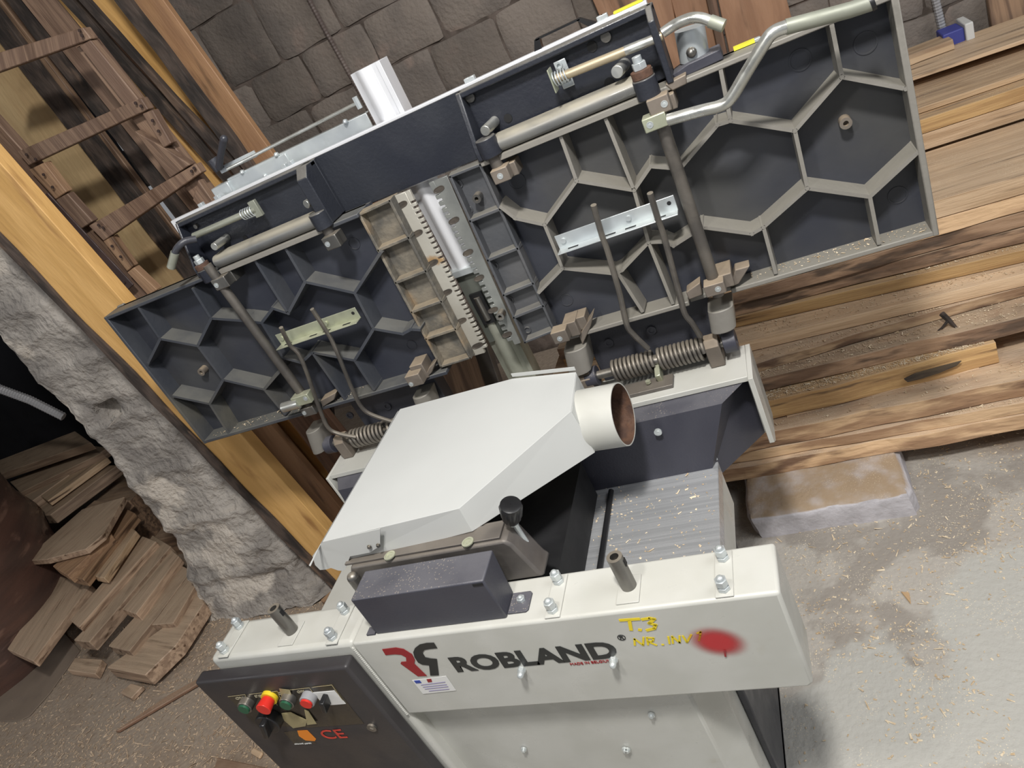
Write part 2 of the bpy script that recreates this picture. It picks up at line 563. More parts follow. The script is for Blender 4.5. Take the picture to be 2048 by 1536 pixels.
for k in range(len(rows) - 1):
    zt, zb = rows[k], rows[k + 1]
    ks = known.get(zb, [])
    if ks:
        js = sorted(ks)
        while js[0] > -2.5:
            js.insert(0, js[0] - random.uniform(.27, .32))
        while js[-1] < 1.3:
            js.append(js[-1] + random.uniform(.28, .32))
    else:
        js = [-2.6 + random.uniform(-.1, .1)]
        while js[-1] < 1.3:
            js.append(js[-1] + random.uniform(.27, .33))
    for a, b_ in zip(js, js[1:]):
        wall_block(a, b_, zb, zt)


def corr_pipe(name, pts, r, m_, label, ribs=.0045, cat='conduit'):
    pts = [Vector(p) for p in pts]
    out, rr = [], []
    for a, b_ in zip(pts, pts[1:]):
        n = max(2, int((b_ - a).length / ribs))
        for i in range(n):
            out.append(a.lerp(b_, i / n))
            rr.append(r if len(out) % 2 else r * .86)
    return tag(MB().tube(out, rr, 8).build(name, m_, sharp=20), label, cat)


corr_pipe('corrugated_conduit', [(-1.357, 2.275, 1.7), (-1.357, 2.275, .95), (-1.35, 2.28, .67), (-1.36, 2.275, .3),
                                 (-1.36, 2.275, -.3)], .011, M_CONDUITB,
          'brown corrugated cable conduit running straight down the block wall', .006)
corr_pipe('corrugated_conduit', [(.70, 2.26, .9), (.725, 2.26, .20), (.735, 2.26, .05)], .013, M_CONDUIT,
          'light grey corrugated conduit dropping to the blue and white box at top right', .005)
corr_pipe('corrugated_conduit', [H(-60, 745, 1, 1.35), H(0, 778, 1, 1.35), H(60, 800, 1, 1.35), H(130, 835, 1, 1.35)],
          .020, M_CONDUIT, 'light grey corrugated conduit in the dark gap left of the cement pillar', .006)

# socket box by the wall
sb = empty('socket_box', (.77, 2.22, .0))
tag(sb, 'blue and white plastic box at the wall on top of the timber stack', 'box')
for nm, bx, m_ in (('box_side', (.775, .80, 2.15, 2.26, -.02, .075), M_BOXW), ('box_front', (.712, .774, 2.16, 2.25, -.03, .065), M_BOXB)):
    o = MB().box(*bx).build(nm, m_, sb, bevel=.004)
    o.location = -Vector(sb.location)

# cement pillar
mb = MB()
px0, px1, py0, py1 = -2.24, -1.80, .93, 1.09
nz_, nr = 210, 110
vs = []
hole = H(207, 832, 1, .93)
for j in range(nz_ + 1):
    z = ZF + (2.5 - ZF) * (j / nz_) ** 1.25
    h_ = z - ZF
    fl = .16 * math.exp(-h_ / .16) + .07 * math.exp(-h_ / .5)
    xl = px0 - .02 - fl * 1.0 - .02 * h_
    xr = -1.75 - .20 * min(h_ / 1.5, 1) + fl * .2
    for k in range(nr):
        a = 2 * math.pi * k / nr
        ca, sa = math.cos(a), math.sin(a)
        pw = .45
        ux = math.copysign(abs(ca) ** pw, ca)
        uy = math.copysign(abs(sa) ** pw, sa)
        cx, hx = (xl + xr) / 2, (xr - xl) / 2
        cy, hy = (py0 + py1) / 2, (py1 - py0) / 2 + fl * .5
        p = Vector((cx + hx * ux, cy + hy * uy, z))
        q = noise.noise_vector(p * 3.1) * .022 + noise.noise_vector(p * 9) * .016 + noise.noise_vector(p * 24) * .008 + noise.noise_vector(p * 60) * .004
        # block courses with fat mortar beds
        t_ = ((h_ + .05 + .03 * noise.noise(p * 2)) % .235) / .235
        bed = math.exp(-((min(t_, 1 - t_)) / .09) ** 2)
        nrm = Vector((ux, uy, 0)).normalized()
        p += nrm * (bed * .013 - .006) + q * (1.25 if h_ < .35 else 1.0)
        d_ = math.hypot((p.x - hole.x) / .9, (p.z - hole.z) / 1.9)
        if ca > -2 and sa < 0 and d_ < .026:
            p.y += .10
        vs.append(p)
fs = [(j * nr + k, j * nr + (k + 1) % nr, (j + 1) * nr + (k + 1) % nr, (j + 1) * nr + k) for j in range(nz_) for k in
      range(nr)]
mb.add(vs, fs)
tag(mb.build('pillar', M_PILLAR, sharp=70), 'rough grey cement pillar flaring at its base', kind='structure')

# ------------------------------------------------------------------ the planer
PL = empty('planing_machine', (-.5, .3, 0))
tag(PL, 'white and charcoal planer thicknesser with both cast tables folded upright', 'machine')
OFF = -Vector(PL.location)


def P(mb, name, m_, parent=None, label=None, **k):
    o = mb.build(name, m_, parent or PL, label, **k)
    if parent is None:
        o.location = OFF
    return o


# --- frame
o = P(MB().prism([(-.735, 0, 0), (0, 0, 0), (0, 0, -.205), (-.008, 0, -.213), (-.735, 0, -.213)], (0, .095, 0)),
      'front_beam', M_WHITE, bevel=.010, seg=3)
FB = o
P(MB().box(-1.085, -.7345, .002, .095, -.62, 0), 'cabinet_frame', M_WHITE, bevel=.010, seg=3)
CF = bpy.data.objects['cabinet_frame']
wl = MB()
for i in range(46):
    z = -.012 - i * .0044
    wl.add(*(lambda q: (q.v, q.f))(MB().dome((-.737, .0005, z), (-.2, -1, 0), .0034, 6, 2)))
P(wl, 'weld_seam', M_WHITE, label='row of weld beads')
P(MB().prism([(-.772, .03, -.20), (-.205, .03, -.20), (-.165, .075, -.20), (-.165, .53, -.20), (-.772, .53, -.20)],
             (0, 0, -.535)), 'lower_body', M_WHITE, bevel=.004)
P(MB().box(-1.08, -.80, .02, .5, -.72, -.19), 'electrical_cabinet', M_WHITE, bevel=.004)
P(MB().box(-.1648, -.150, .13, .50, -.735, -.24), 'side_panel', M_DARK, label='charcoal side panel', bevel=.003)
# base
P(MB().box(-1.06, -.15, .06, .5, -.74, -.715), 'base_plate', M_DARK, bevel=.002)
# rear beam with the charcoal chute cover below its lip
P(MB().box(-1.064, -.0182, .54, .66, -.012, -.0001), 'rear_beam', M_WHITE, bevel=.0012, seg=2)
RB = bpy.data.objects['rear_beam']
P(MB().box(-1.072, -.008, .60, .66, -.19, -.0125), 'beam_web', M_WHITE, bevel=.002)
P(MB().prism([(-.018, .53, .000), (-.018, .66, 0), (-.018, .66, -.19), (-.018, .565, -.19), (-.018, .535, -.17)],
             (.010, 0, 0)), 'beam_end', M_WHITE, bevel=.001)
P(MB().prism([(-1.072, .53, .000), (-1.072, .66, 0), (-1.072, .66, -.19), (-1.072, .565, -.19), (-1.072, .535, -.17)],
             (.008, 0, 0)), 'beam_end', M_WHITE, bevel=.002)
ch = MB()
ch.add([(-1.05, .545, -.013), (-.028, .545, -.013), (-1.03, .50, -.022), (-.075, .50, -.022), (-1.02, .47, -.195),
        (-.15, .47, -.195), (-1.05, .60, -.013), (-.028, .60, -.013), (-1.03, .60, -.19), (-.028, .60, -.19)],
       [(0, 1, 3, 2), (2, 3, 5, 4), (1, 7, 9, 5, 3), (0, 2, 4, 8, 6), (0, 6, 7, 1), (6, 8, 9, 7), (4, 5, 9, 8)])
CHU = P(ch, 'chute_cover', M_GUARD, label='charcoal sheet metal cover under the rear beam', smooth=False)
s_ = H(1316, 863, 1, .484)
P(MB().cyl(s_, s_ + V(0, -.004, 0), .008).cyl(s_ + V(0, -.002, 0), s_ + V(0, -.0055, 0), .0048), 'screw', M_ZINC)

# --- thicknessing bed
P(MB().box(-.62, -.122, .10, .495, -.19, -.158), 'thicknessing_bed', M_BED, bevel=.0015)
P(MB().box(-.150, -.123, .10, .496, -.28, -.192), 'bed_side', M_WHITE)
P(MB().box(-.62, -.122, .497, .503, -.156, -.150), 'bed_rail', M_ZINC)
P(MB().box(-.60, -.385, .14, .46, -.157, -.06), 'hood_shade_box', M_BLACKM, label='black box added for the darkness under the hood')  # added black box that paints in the shade below the hood
P(MB().cyl((-.352, .13, -.153), (-.352, .46, -.153), .006), 'feed_roller', M_BLACK)
# cutterblock between carriers (under the hood)
P(MB().cyl((-.58, .12, .02), (-.58, .52, .02), .036, 28), 'cutterblock', M_STEEL)

# --- cutterblock carrier at the front
ca_ = MB().prism([(-.742, .092, .060), (-.722, .092, .092), (-.408, .092, .092), (-.398, .092, .080),
                  (-.380, .092, .012), (-.372, .092, .0), (-.700, .092, .0), (-.712, .092, .05)], (0, .055, 0))
P(ca_, 'cutter_carrier', M_CARRIER, label='worn cast cutterblock carrier', bevel=.005, seg=2)
P(MB().box(-.735, -.415, .098, .134, .092, .0965), 'carrier_cap', M_CARRIER, bevel=.001)
for px, py in ((780, 1112), (936, 1085)):
    c = H(px, py, 2, .0965)
    P(MB().pipe(c, c + V(0, 0, .0022), .011, .0075, 20).cyl(c, c + V(0, 0, .001), .008).cyl(c, c + V(0, 0, .0016), .0035, 6),
      'screw', M_ZINCY)
c = H(706, 1155, 1, .085)
P(MB().cyl(c, c + V(0, 0, -.05), .011).dome(c, (0, 0, 1), .011), 'pin', M_STEEL)

# belt guard box
gb = MB().prism([(-.684, .013, .000), (-.684, .013, .091), (-.684, .079, .091), (-.684, .066, 0)], (.259, 0, 0))
G_ = P(gb, 'belt_guard', M_GUARD, label='charcoal folded sheet metal belt guard', bevel=.003, seg=2)
P(MB().prism([(-.4245, .020, .0006), (-.392, .020, .0006), (-.388, .024, .0006), (-.388, .058, .0006),
              (-.392, .062, .0006), (-.4245, .062, .0006)], (0, 0, .003)), 'guard_tab', M_GUARD, bevel=.0008)
P(MB().cyl((-.404, .044, .004), (-.404, .044, .0095), .0075, 6).dome((-.404, .044, .0095), (0, 0, 1), .005),
  'bolt', M_ZINC)
P(MB().box(-.446, -.428, .0115, .0128, .083, .087), 'guard_slot', M_BLACKM)
P(MB().box(-.704, -.686, .012, .028, .0006, .004), 'guard_tab', M_GUARD)
# knob
k0 = H(1040, 1062, 1, .13)
k1 = H(1024, 1040, 1, .125)
k2 = H(1021, 1008, 1, .118)
kb = MB()
ax = (k2 - k1).normalized()
u = ax.orthogonal().normalized()
w2 = ax.cross(u)
vs, n_ = [], 40
for i, (t_, r_) in enumerate(((0, .013), (.25, .0165), (.85, .0185), (.97, .0175), (1, .0135), (1.0, .0005))):
    for k in range(n_):
        a = 2 * math.pi * k / n_
        rr = r_ * (1 + (.07 if (k % 4 < 2 and .1 < t_ < .9) else 0))
        vs.append(k1.lerp(k2, t_) + (u * math.cos(a) + w2 * math.sin(a)) * rr)
kb.add(vs, [(i * n_ + k, i * n_ + (k + 1) % n_, (i + 1) * n_ + (k + 1) % n_, (i + 1) * n_ + k) for i in range(5) for k
            in range(n_)] + [tuple(range(n_ - 1, -1, -1))])
P(kb, 'clamp_knob', M_BLACK, label='black ribbed clamping knob')
P(MB().cyl(k0 + V(0, 0, -.03), k1, .005).cyl(k1.lerp(k0, .3), k1, .0085), 'knob_stem', M_ZINC)

# --- front beam fittings
for xb in (-.075, -.3425, -.7795, -1.047):
    P(MB().box(xb - .013, xb + .013, .002, .088, .0004, .0032), 'clamp_plate', M_WHITE, bevel=.0008)
    for yb_ in (.073, .0155):
        b1 = MB().cyl((xb, yb_, .0034), (xb, yb_, .010), .0095, 6).cyl((xb, yb_, .010), (xb, yb_, .013), .0075, 12)
        b1.cyl((xb, yb_, .013), (xb, yb_, .0235), .0092, 6).dome((xb, yb_, .0235), (0, 0, 1), .0065)
        P(b1, 'adjusting_bolt', M_ZINC, bevel=.0005)
for xp in (-.894, -.220):
    P(MB().box(xp - .018, xp + .018, .012, .066, .0004, .003), 'peg_plate', M_WHITE, bevel=.0008)
    pg = MB().pipe((xp, .045, .003), (xp, .045, .068), .0125, .007, 24)
    pg.cyl((xp, .045, .003), (xp, .045, .05), .0072)
    o = P(pg, 'locking_peg', M_STEEL, label='hollow steel locking peg')
    P(MB().box(xp + .006, xp + .0132, .041, .049, .048, .060), 'peg_slot', M_BLACKM)
for px, py in ((1040, 1352), (1225, 1332)):
    c = H(px, py + 3, 1, -.016)
    P(MB().cyl((c.x, 0, c.z), (c.x, -.006, c.z), .0072, 6).cyl((c.x, -.006, c.z), (c.x, -.012, c.z), .0058)
      .dome((c.x, -.012, c.z), (0, -1, 0), .0058), 'acorn_nut', M_ZINC)
for px, py in ((1048, 1497), (1250, 1497), (1303, 1428), (1255, 1498)):
    c = H(px, py, 1, .029)
    P(MB().cyl(c, c + V(0, -.004, 0), .006).cyl(c + V(0, -.004, 0), c + V(0, -.0075, 0), .0032), 'screw', M_ZINC)

# --- lettering on the skirt
def text_mesh(name, body, m_, x0, x1, z0, z1, y, parent=PL, bold=0.0, shear=0, label=None, thick=.0004):
    cu = bpy.data.curves.new(name, 'FONT')
    cu.body = body
    cu.extrude = thick
    cu.offset = bold
    cu.shear = shear
    cu.resolution_u = 4
    to = bpy.data.objects.new(name, cu)
    COL.objects.link(to)
    bpy.context.view_layer.update()
    dg = bpy.context.evaluated_depsgraph_get()
    me = bpy.data.meshes.new_from_object(to.evaluated_get(dg))
    bpy.data.objects.remove(to)
    co = np.array([v.co for v in me.vertices])
    a_, b_ = co[:, 0].min(), co[:, 0].max()
    c_, d_ = co[:, 1].min(), co[:, 1].max()
    for v in me.vertices:
        x = x0 + (v.co.x - a_) / (b_ - a_) * (x1 - x0)
        z = z0 + (v.co.y - c_) / (d_ - c_) * (z1 - z0)
        v.co = (x, y - v.co.z, z)
    me.materials.clear()
    me.materials.append(m_)
    o = bpy.data.objects.new(name, me)
    COL.objects.link(o)
    o.parent = parent
    o.location = OFF
    if label:
        o['label'] = label
    return o


def hz(px, py, y=0):
    p = H(px, py, 1, y)
    return p


YS = -.0006
text_mesh('lettering', 'ROBLAND', M_LBLACK, hz(906, 1330).x, hz(1233, 1300).x, -.1035, -.0625, YS, bold=.040)
text_mesh('small_lettering', 'MADE IN BELGIUM', M_LRED, hz(1140, 1327).x, hz(1220, 1318).x, -.1125, -.1065, YS)
text_mesh('registered_mark', '®', M_LBLACK, -.2565, -.2435, -.0640, -.0510, YS)


def flat_poly(name, pxs, m_, y=0, label=None, t_=.0006, parent=None):
    pts = [H(px, py, 1, y - .0012) for px, py in pxs]
    return P(MB().prism(pts, (0, t_, 0)), name, m_, parent, label, smooth=False)


def arc(cx, cy, rx, ry, a0, a1, n=10):
    return [(cx + rx * math.cos(math.radians(a0 + (a1 - a0) * i / n)), cy - ry * math.sin(math.radians(a0 + (a1 - a0) * i / n)))
            for i in range(n + 1)]


# emblem: a red and a black mirrored letter R shape  (photo crop 2048 px wide over 700 px from (600,1050))
def e(x, y):
    return (600 + x * .3418, 1050 + y * .3418)


redp = [(480, 728), (560, 718), (600, 722), (632, 745), (640, 775), (630, 800), (745, 884), (690, 886), (585, 810),
        (620, 795), (625, 775), (600, 762), (560, 757), (500, 762)]
redp = [(480, 728), (560, 718), (605, 726), (655, 757), (672, 790), (668, 812), (742, 884), (690, 886), (588, 812),
        (592, 802), (622, 800), (620, 775), (592, 760), (555, 757), (500, 762)]
blkp = [(672, 722), (700, 700), (742, 691), (783, 690), (803, 722), (760, 726), (728, 732), (716, 748), (732, 775),
        (765, 782), (800, 785), (812, 880), (762, 882), (755, 822), (715, 818), (690, 805), (670, 775), (662, 745)]
flat_poly('emblem_red', [e(*p) for p in redp], M_LRED)
flat_poly('emblem_black', [e(*p) for p in blkp], M_LBLACK)

# hand painted marks
def stroke(mb_, pts, wd, y=0):
    ps = [H(px, py, 1, y - .0006) for px, py in pts]
    for a_, b_ in zip(ps, ps[1:]):
        d = (b_ - a_)
        L_ = d.length
        d.normalize()
        n = V(-d.z, 0, d.x) * wd / 2
        e_ = d * wd * .35
        mb_.prism([a_ - e_ + n, b_ + e_ + n, b_ + e_ - n, a_ - e_ - n], (0, -.0004, 0))


def e3(x, y):
    return (1200 + x * .4141, 900 + y * .4141)


mk = MB()
S = [[(98, 822), (188, 816)], [(142, 825), (150, 868)], [(190, 868), (196, 869)],
     [(205, 818), (240, 812), (262, 816), (238, 836), (268, 845), (262, 862), (228, 870)]]
for s in S:
    stroke(mk, [e3(*p) for p in s], .0055)
S2 = [[(168, 942), (166, 912), (208, 942), (210, 905)], [(232, 940), (226, 906), (258, 908), (255, 922), (232, 926), (272, 942)],
      [(300, 940), (306, 940)], [(336, 935), (330, 902)], [(352, 933), (348, 900), (385, 930), (384, 898)],
      [(400, 898), (420, 928), (440, 892)], [(470, 885), (486, 878), (484, 895), (478, 920)]]
for s in S2:
    stroke(mk, [e3(*p) for p in s], .0032)
P(mk, 'painted_marks', M_LYEL, label='yellow hand painted T.3 and NR. INV', smooth=False)

# red spray spot: paint with a soft edge on a thin disc
msp = bpy.data.materials.new('red_spray')
msp.use_nodes = True
nt = msp.node_tree
bs = nt.nodes['Principled BSDF']
bs.inputs['Base Color'].default_value = (.50, .025, .03, 1)
bs.inputs['Roughness'].default_value = .5
tc = nt.nodes.new('ShaderNodeTexCoord')
vm = nt.nodes.new('ShaderNodeVectorMath')
vm.operation = 'LENGTH'
nt.links.new(tc.outputs['Object'], vm.inputs[0])
mr = nt.nodes.new('ShaderNodeMapRange')
mr.interpolation_type = 'SMOOTHSTEP'
nt.links.new(vm.outputs['Value'], mr.inputs[0])
mr.inputs[1].default_value = .30
mr.inputs[2].default_value = 1.0
mr.inputs[3].default_value = .93
mr.inputs[4].default_value = 0
nt.links.new(mr.outputs[0], bs.inputs['Alpha'])
c = H(1435, 1284, 1, -.001)
sp_ = MB()
ring = [(math.cos(a), 0, math.sin(a)) for a in [2 * math.pi * k / 32 for k in range(32)]]
sp_.add(ring, [tuple(range(32))])
o = sp_.build('spray_spot', msp, PL, 'soft red spray paint spot', smooth=False)
ang = math.radians(-28)
o.matrix_local = Matrix.Translation(c + OFF) @ Matrix.Rotation(-ang, 4, 'Y') @ Matrix.Diagonal((.050, 1, .038, 1))
mk = MB()
stroke(mk, [e3(*p) for p in [(602, 968), (606, 996)]], .003, -.001)
P(mk, 'paint_run', M_LRED, smooth=False)

# sticker
st = flat_poly('inventory_sticker', [(824, 1361), (892, 1352), (912, 1381), (846, 1388)], M_STICK, label='white inventory sticker')
flat_poly('sticker_flag', [(828, 1362), (839, 1361), (843, 1366), (832, 1367)], M_BLUE, y=-.0008)
flat_poly('sticker_flag', [(853, 1359), (862, 1358), (864, 1364), (856, 1365)], M_LRED, y=-.0008)
mk = MB()
for i, (a_, b_) in enumerate((((842, 1370), (890, 1364)), ((846, 1374), (893, 1369)), ((850, 1378), (896, 1373)),
                              ((858, 1382), (898, 1378)))):
    stroke(mk, [a_, b_], .0012, -.0011)
P(mk, 'sticker_lines', mat('violet_print', (.25, .22, .4), rough=.5), smooth=False)

# --- control door
YD = -.030
dt = H(390, 1372, 1, YD)
DOOR = P(MB().box(-1.122, -.747, YD, .0, -.62, -.024), 'control_door', M_DOOR, label='dark charcoal control door',
         bevel=.006, seg=3)


def dpt(px, py, y=YD):
    return H(px, py, 1, y)


def d5(x, y):
    return (380 + x * .2344, 1300 + y * .2344)


def on_door(mb, name, m_, label=None, **k):
    o = mb.build(name, m_, DOOR, label, **k)
    return o


pn = [dpt(*d5(*q), YD - .0006) for q in ((320, 398), (1215, 292), (1485, 630), (1010, 662), (560, 640))]
on_door(MB().prism(pn, (0, .0006, 0)), 'control_panel', M_PANEL, 'black control panel print', smooth=False)


def button(px, py, m_, rim, name, r=.0135, h=.020, lab=None, neck=None):
    tip = dpt(px, py, YD - h)
    b0 = V(tip.x, YD, tip.z)
    o = on_door(MB().cyl(b0, V(tip.x, YD - h * .8, tip.z), r * 1.12, 24), name, rim, lab, bevel=.001)
    q = MB().cyl(V(tip.x, YD - h * .75, tip.z), V(tip.x, YD - h, tip.z), r * .86, 24).build('button_cap', m_, o)
    return tip


button(*d5(455, 515), M_GREEN, M_STEEL, 'push_button', lab='green push button, left')
button(*d5(812, 482), M_GREEN, M_STEEL, 'push_button', lab='green push button, right')
button(*d5(988, 468), M_RED, M_CONDUIT, 'push_button', lab='small red push button in a grey collar')
c = dpt(*d5(615, 530), YD - .034)
o = on_door(MB().cyl((c.x, YD, c.z), (c.x, YD - .008, c.z), .0165, 28), 'emergency_stop', M_YELLOW, 'red emergency stop on a yellow collar')
MB().cyl((c.x, YD - .008, c.z), (c.x, YD - .030, c.z), .0125, 28, .0150).build('stop_cap', M_RED, o, bevel=.001)
c = dpt(*d5(640, 680), YD - .030)
o = on_door(MB().cyl((c.x, YD, c.z), (c.x, YD - .022, c.z), .026, 28), 'rotary_switch', M_BLACK, 'black rotary main switch', bevel=.002)
MB().obox((c.x, YD - .028, c.z), (.012, .018, .046), Matrix.Rotation(math.radians(25), 3, 'Y')).build('switch_grip', M_BLACK, o, bevel=.003)
c = dpt(*d5(1190, 410), YD - .001)
o = on_door(MB().obox((c.x, YD - .0012, c.z), (.050, .001, .040), Matrix.Identity(3)), 'selector_switch', M_STICK, 'square selector switch with a black handle')
MB().obox((c.x - .005, YD - .012, c.z), (.010, .022, .030), Matrix.Rotation(math.radians(20), 3, 'Y')).build('switch_grip', M_BLACK, o, bevel=.002)
# CE mark, sticker
text_mesh('lettering', 'CE', mat('red_print', (.55, .05, .03), rough=.5), dpt(*d5(1125, 720)).x, dpt(*d5(1310, 700)).x, dpt(*d5(1220, 752)).z, dpt(*d5(1200, 678)).z,
          YD - .0012, parent=PL, bold=.0)
pn = [dpt(*d5(*q), YD - .0008) for q in ((915, 690), (1000, 685), (1075, 760), (1065, 778), (985, 772), (930, 735))]
on_door(MB().prism(pn, (0, .0004, 0)), 'orange_mark', M_LORANGE, smooth=False)
pn = [dpt(*d5(*q), YD - .0004) for q in ((800, 700), (900, 690), (1085, 800), (895, 808))]
on_door(MB().prism(pn, (0, .0003, 0)), 'black_label', M_PANEL, smooth=False)
text_mesh('small_lettering', 'elektronik geprüft', M_LWHITE, dpt(*d5(895, 800)).x, dpt(*d5(1035, 790)).x, dpt(*d5(960, 802)).z, dpt(*d5(960, 790)).z, YD - .0012)
c = dpt(*d5(1555, 655), YD)
on_door(MB().cyl(c, c + V(0, -.004, 0), .010, 20).cyl(c + V(0, -.004, 0), c + V(0, -.0055, 0), .004, 3), 'door_lock', M_STEEL)
fm = MB()
for q in (((780, 540), (860, 530), (1000, 600), (985, 650), (880, 668), (800, 600)), ((760, 330), (850, 340), (880, 420), (780, 400)),
          ((975, 510), (1010, 520), (1080, 630), (1000, 640))):
    fm.prism([dpt(*d5(*k), YD - .002 - random.uniform(0, .002)) for k in q], (0, .0003, 0))
on_door(fm, 'torn_film', M_CLEAR, 'torn clear film over the panel', smooth=False)
M_GOLD = mat('gold_lines', (.45, .38, .22), rough=.4)
for q in (((325, 398), (470, 380), (490, 440)), ((505, 378), (660, 360), (745, 470)), ((680, 358), (745, 350), (800, 470)),
          ((855, 340), (1020, 322), (1075, 400)), ((1045, 318), (1210, 298), (1310, 440))):
    ln = MB()
    stroke(ln, [d5(*k) for k in q], .0010, YD - .0006)
    P(ln, 'panel_line', M_GOLD, smooth=False)
for i, (x, y, tx) in enumerate(((425, 408, 'ON'), (590, 390, 'STOP'), (790, 365, '0-1'), (950, 352, 'OFF'))):
    a = dpt(*d5(x - 32, y + 4))
    b_ = dpt(*d5(x + 32, y - 4))
    text_mesh('small_lettering', tx, mat('grey_print', (.4, .36, .25), rough=.5), a.x, b_.x, a.z - .003, a.z + .004, YD - .0012)

# ------------------------------------------------------------------ dust hood (folded white sheet)
HZ = .150
A_ = H(800, 818, 2, HZ); B_ = H(1025, 757, 2, HZ); C_ = H(1152, 744, 2, HZ); D_ = H(1142, 822, 2, HZ)
H_ = H(918, 1017, 2, HZ); I_ = H(645, 1083, 2, HZ)
hb = MB()
G2 = H(945, 1063, 1, H_.y - .003)
F2 = H(1190, 905, 1, D_.y - .003)
I2 = V(I_.x - .004, I_.y, .086)
A2 = V(A_.x - .004, A_.y, .088)
B2 = V(B_.x, B_.y, .075)
C2 = V(C_.x + .004, C_.y, .045)
top = [A_, B_, C_, D_, H_, I_]
bot = [A2, B2, C2, F2, G2, I2]
n = 6
hb.add(top + bot, [tuple(range(n - 1, -1, -1))] + [(i, (i + 1) % n, (i + 1) % n + n, i + n) for i in range(n)])
HOOD = P(hb, 'dust_hood', M_WHITE2, label='white folded sheet metal dust hood over the cutterblock', smooth=False)
md = HOOD.modifiers.new('thick', 'SOLIDIFY')
md.thickness = .0018
md.offset = -1
b = HOOD.modifiers.new('bevel', 'BEVEL')
b.width = .0022
b.segments = 2
b.limit_method = 'ANGLE'
b.angle_limit = math.radians(25)
# hem at the back, side flange at the left, and the overlapping side cheek
P(MB().prism([B_ + V(0, .003, .002), C_ + V(0, .003, .002), C_ + V(0, .003, .010), B_ + V(0, .003, .010)], (0, .0015, 0)),
  'hood_hem', M_WHITE2)
fl = [H(800, 818, 2, HZ) + V(-.002, 0, -.002), H(645, 1083, 2, HZ) + V(-.002, 0, -.002), H(622, 1112, 2, .125), H(628, 1100, 2, .13), H(795, 822, 2, .14)]
P(MB().prism([A_ + V(-.006, 0, -.003), I_ + V(-.006, -.002, -.003), I_ + V(-.012, -.045, -.012), I_ + V(-.016, -.043, -.012), A_ + V(-.012, 0, -.006)],
             (0, 0, -.0012)), 'hood_flange', M_WHITE2, smooth=False)
tb = [(645, 1084), (625, 1112), (630, 1130), (640, 1140), (652, 1139), (662, 1136), (676, 1141), (686, 1142), (692, 1136),
      (700, 1113), (740, 1105), (760, 1092), (760, 1058)]
P(MB().prism([H(px, py, 1, I_.y - .003) for px, py in tb], (0, .0016, 0)), 'hood_tail', M_WHITE2,
  label='scalloped front tab of the hood', smooth=False)
for px, py in ((739, 1093), (757, 1090)):
    c = H(px, py, 1, I_.y - .004)
    P(MB().cyl(c, c + V(0, -.0015, 0), .0042).cyl(c + V(0, -.0015, 0), c + V(0, -.004, 0), .003), 'rivet', M_STEEL)
pm0, pm1 = H(1166, 842, 2, .086), H(1247, 828, 2, .086)
axp = (pm1 - pm0).normalized()
sp0 = MB().pipe(pm0 - axp * .002, pm1, .0600, .0578, 56)
SP = P(sp0, 'hose_spigot', M_WHITE, label='round white extraction spigot')
P(MB().cyl(pm0 - axp * .004, pm0 - axp * .002, .0575, 40), 'spigot_throat', M_RUST)
P(MB().pipe(pm0, pm1 - axp * .0006, .0577, .0570, 48), 'spigot_lining', M_RUST, label='rusty inside of the spigot')
# face plate where the spigot leaves the hood
sc = pm0 - axp * .003
P(MB().prism([C_ + V(.001, -.003, -.002), D_ + V(.001, 0, -.002), F2 + V(.0, .01, .002), C2 + V(0, -.003, 0)], (-.0015, 0, 0)),
  'spigot_plate', M_WHITE2, smooth=False)

# ------------------------------------------------------------------ tables
YR, YB = .603, .650


def rib_mesh(mb_, pts, y0=YR, y1=YB + .002, w0=.0065, w1=.0105):
    for a_, b_ in zip(pts, pts[1:]):
        p = H(*a_, 1, y0) if len(a_) == 2 else V(*a_)
        q = H(*b_, 1, y0) if len(b_) == 2 else V(*b_)
        d = q - p
        d.y = 0
        d.normalize()
        n = V(-d.z, 0, d.x)
        e_ = d * w0 * .5
        f_ = d * w1 * .5
        P4 = [p - e_ + n * w0 / 2, q + e_ + n * w0 / 2, q + e_ - n * w0 / 2, p - e_ - n * w0 / 2]
        Q4 = [p - f_ + n * w1 / 2, q + f_ + n * w1 / 2, q + f_ - n * w1 / 2, p - f_ - n * w1 / 2]
        vs = P4 + [V(v.x, y1, v.z) for v in Q4]
        mb_.add(vs, [(3, 2, 1, 0), (4, 5, 6, 7), (0, 1, 5, 4), (1, 2, 6, 5), (2, 3, 7, 6), (3, 0, 4, 7)])
    return mb_


def make_table(name, label, xa, xb, z0, z1, ribs, plate_mat=M_PLATE, cast=None):
    o = P(MB().box(xa, xb, YB, YB + .014, z0, z1), name, plate_mat, label=label)
    o['label'] = label
    rb = MB()
    done = set()
    for r_ in ribs:
        rib_mesh(rb, r_)
        for q_ in r_:
            if q_ not in done:
                done.add(q_)
                c_ = H(*q_, 1, YR)
                rb.cyl(V(c_.x, YR - .0002, c_.z), V(c_.x, YB + .002, c_.z), .0036, 10, .0056)
    rb.build('honeycomb_ribs', cast or M_CAST, o)
    return o


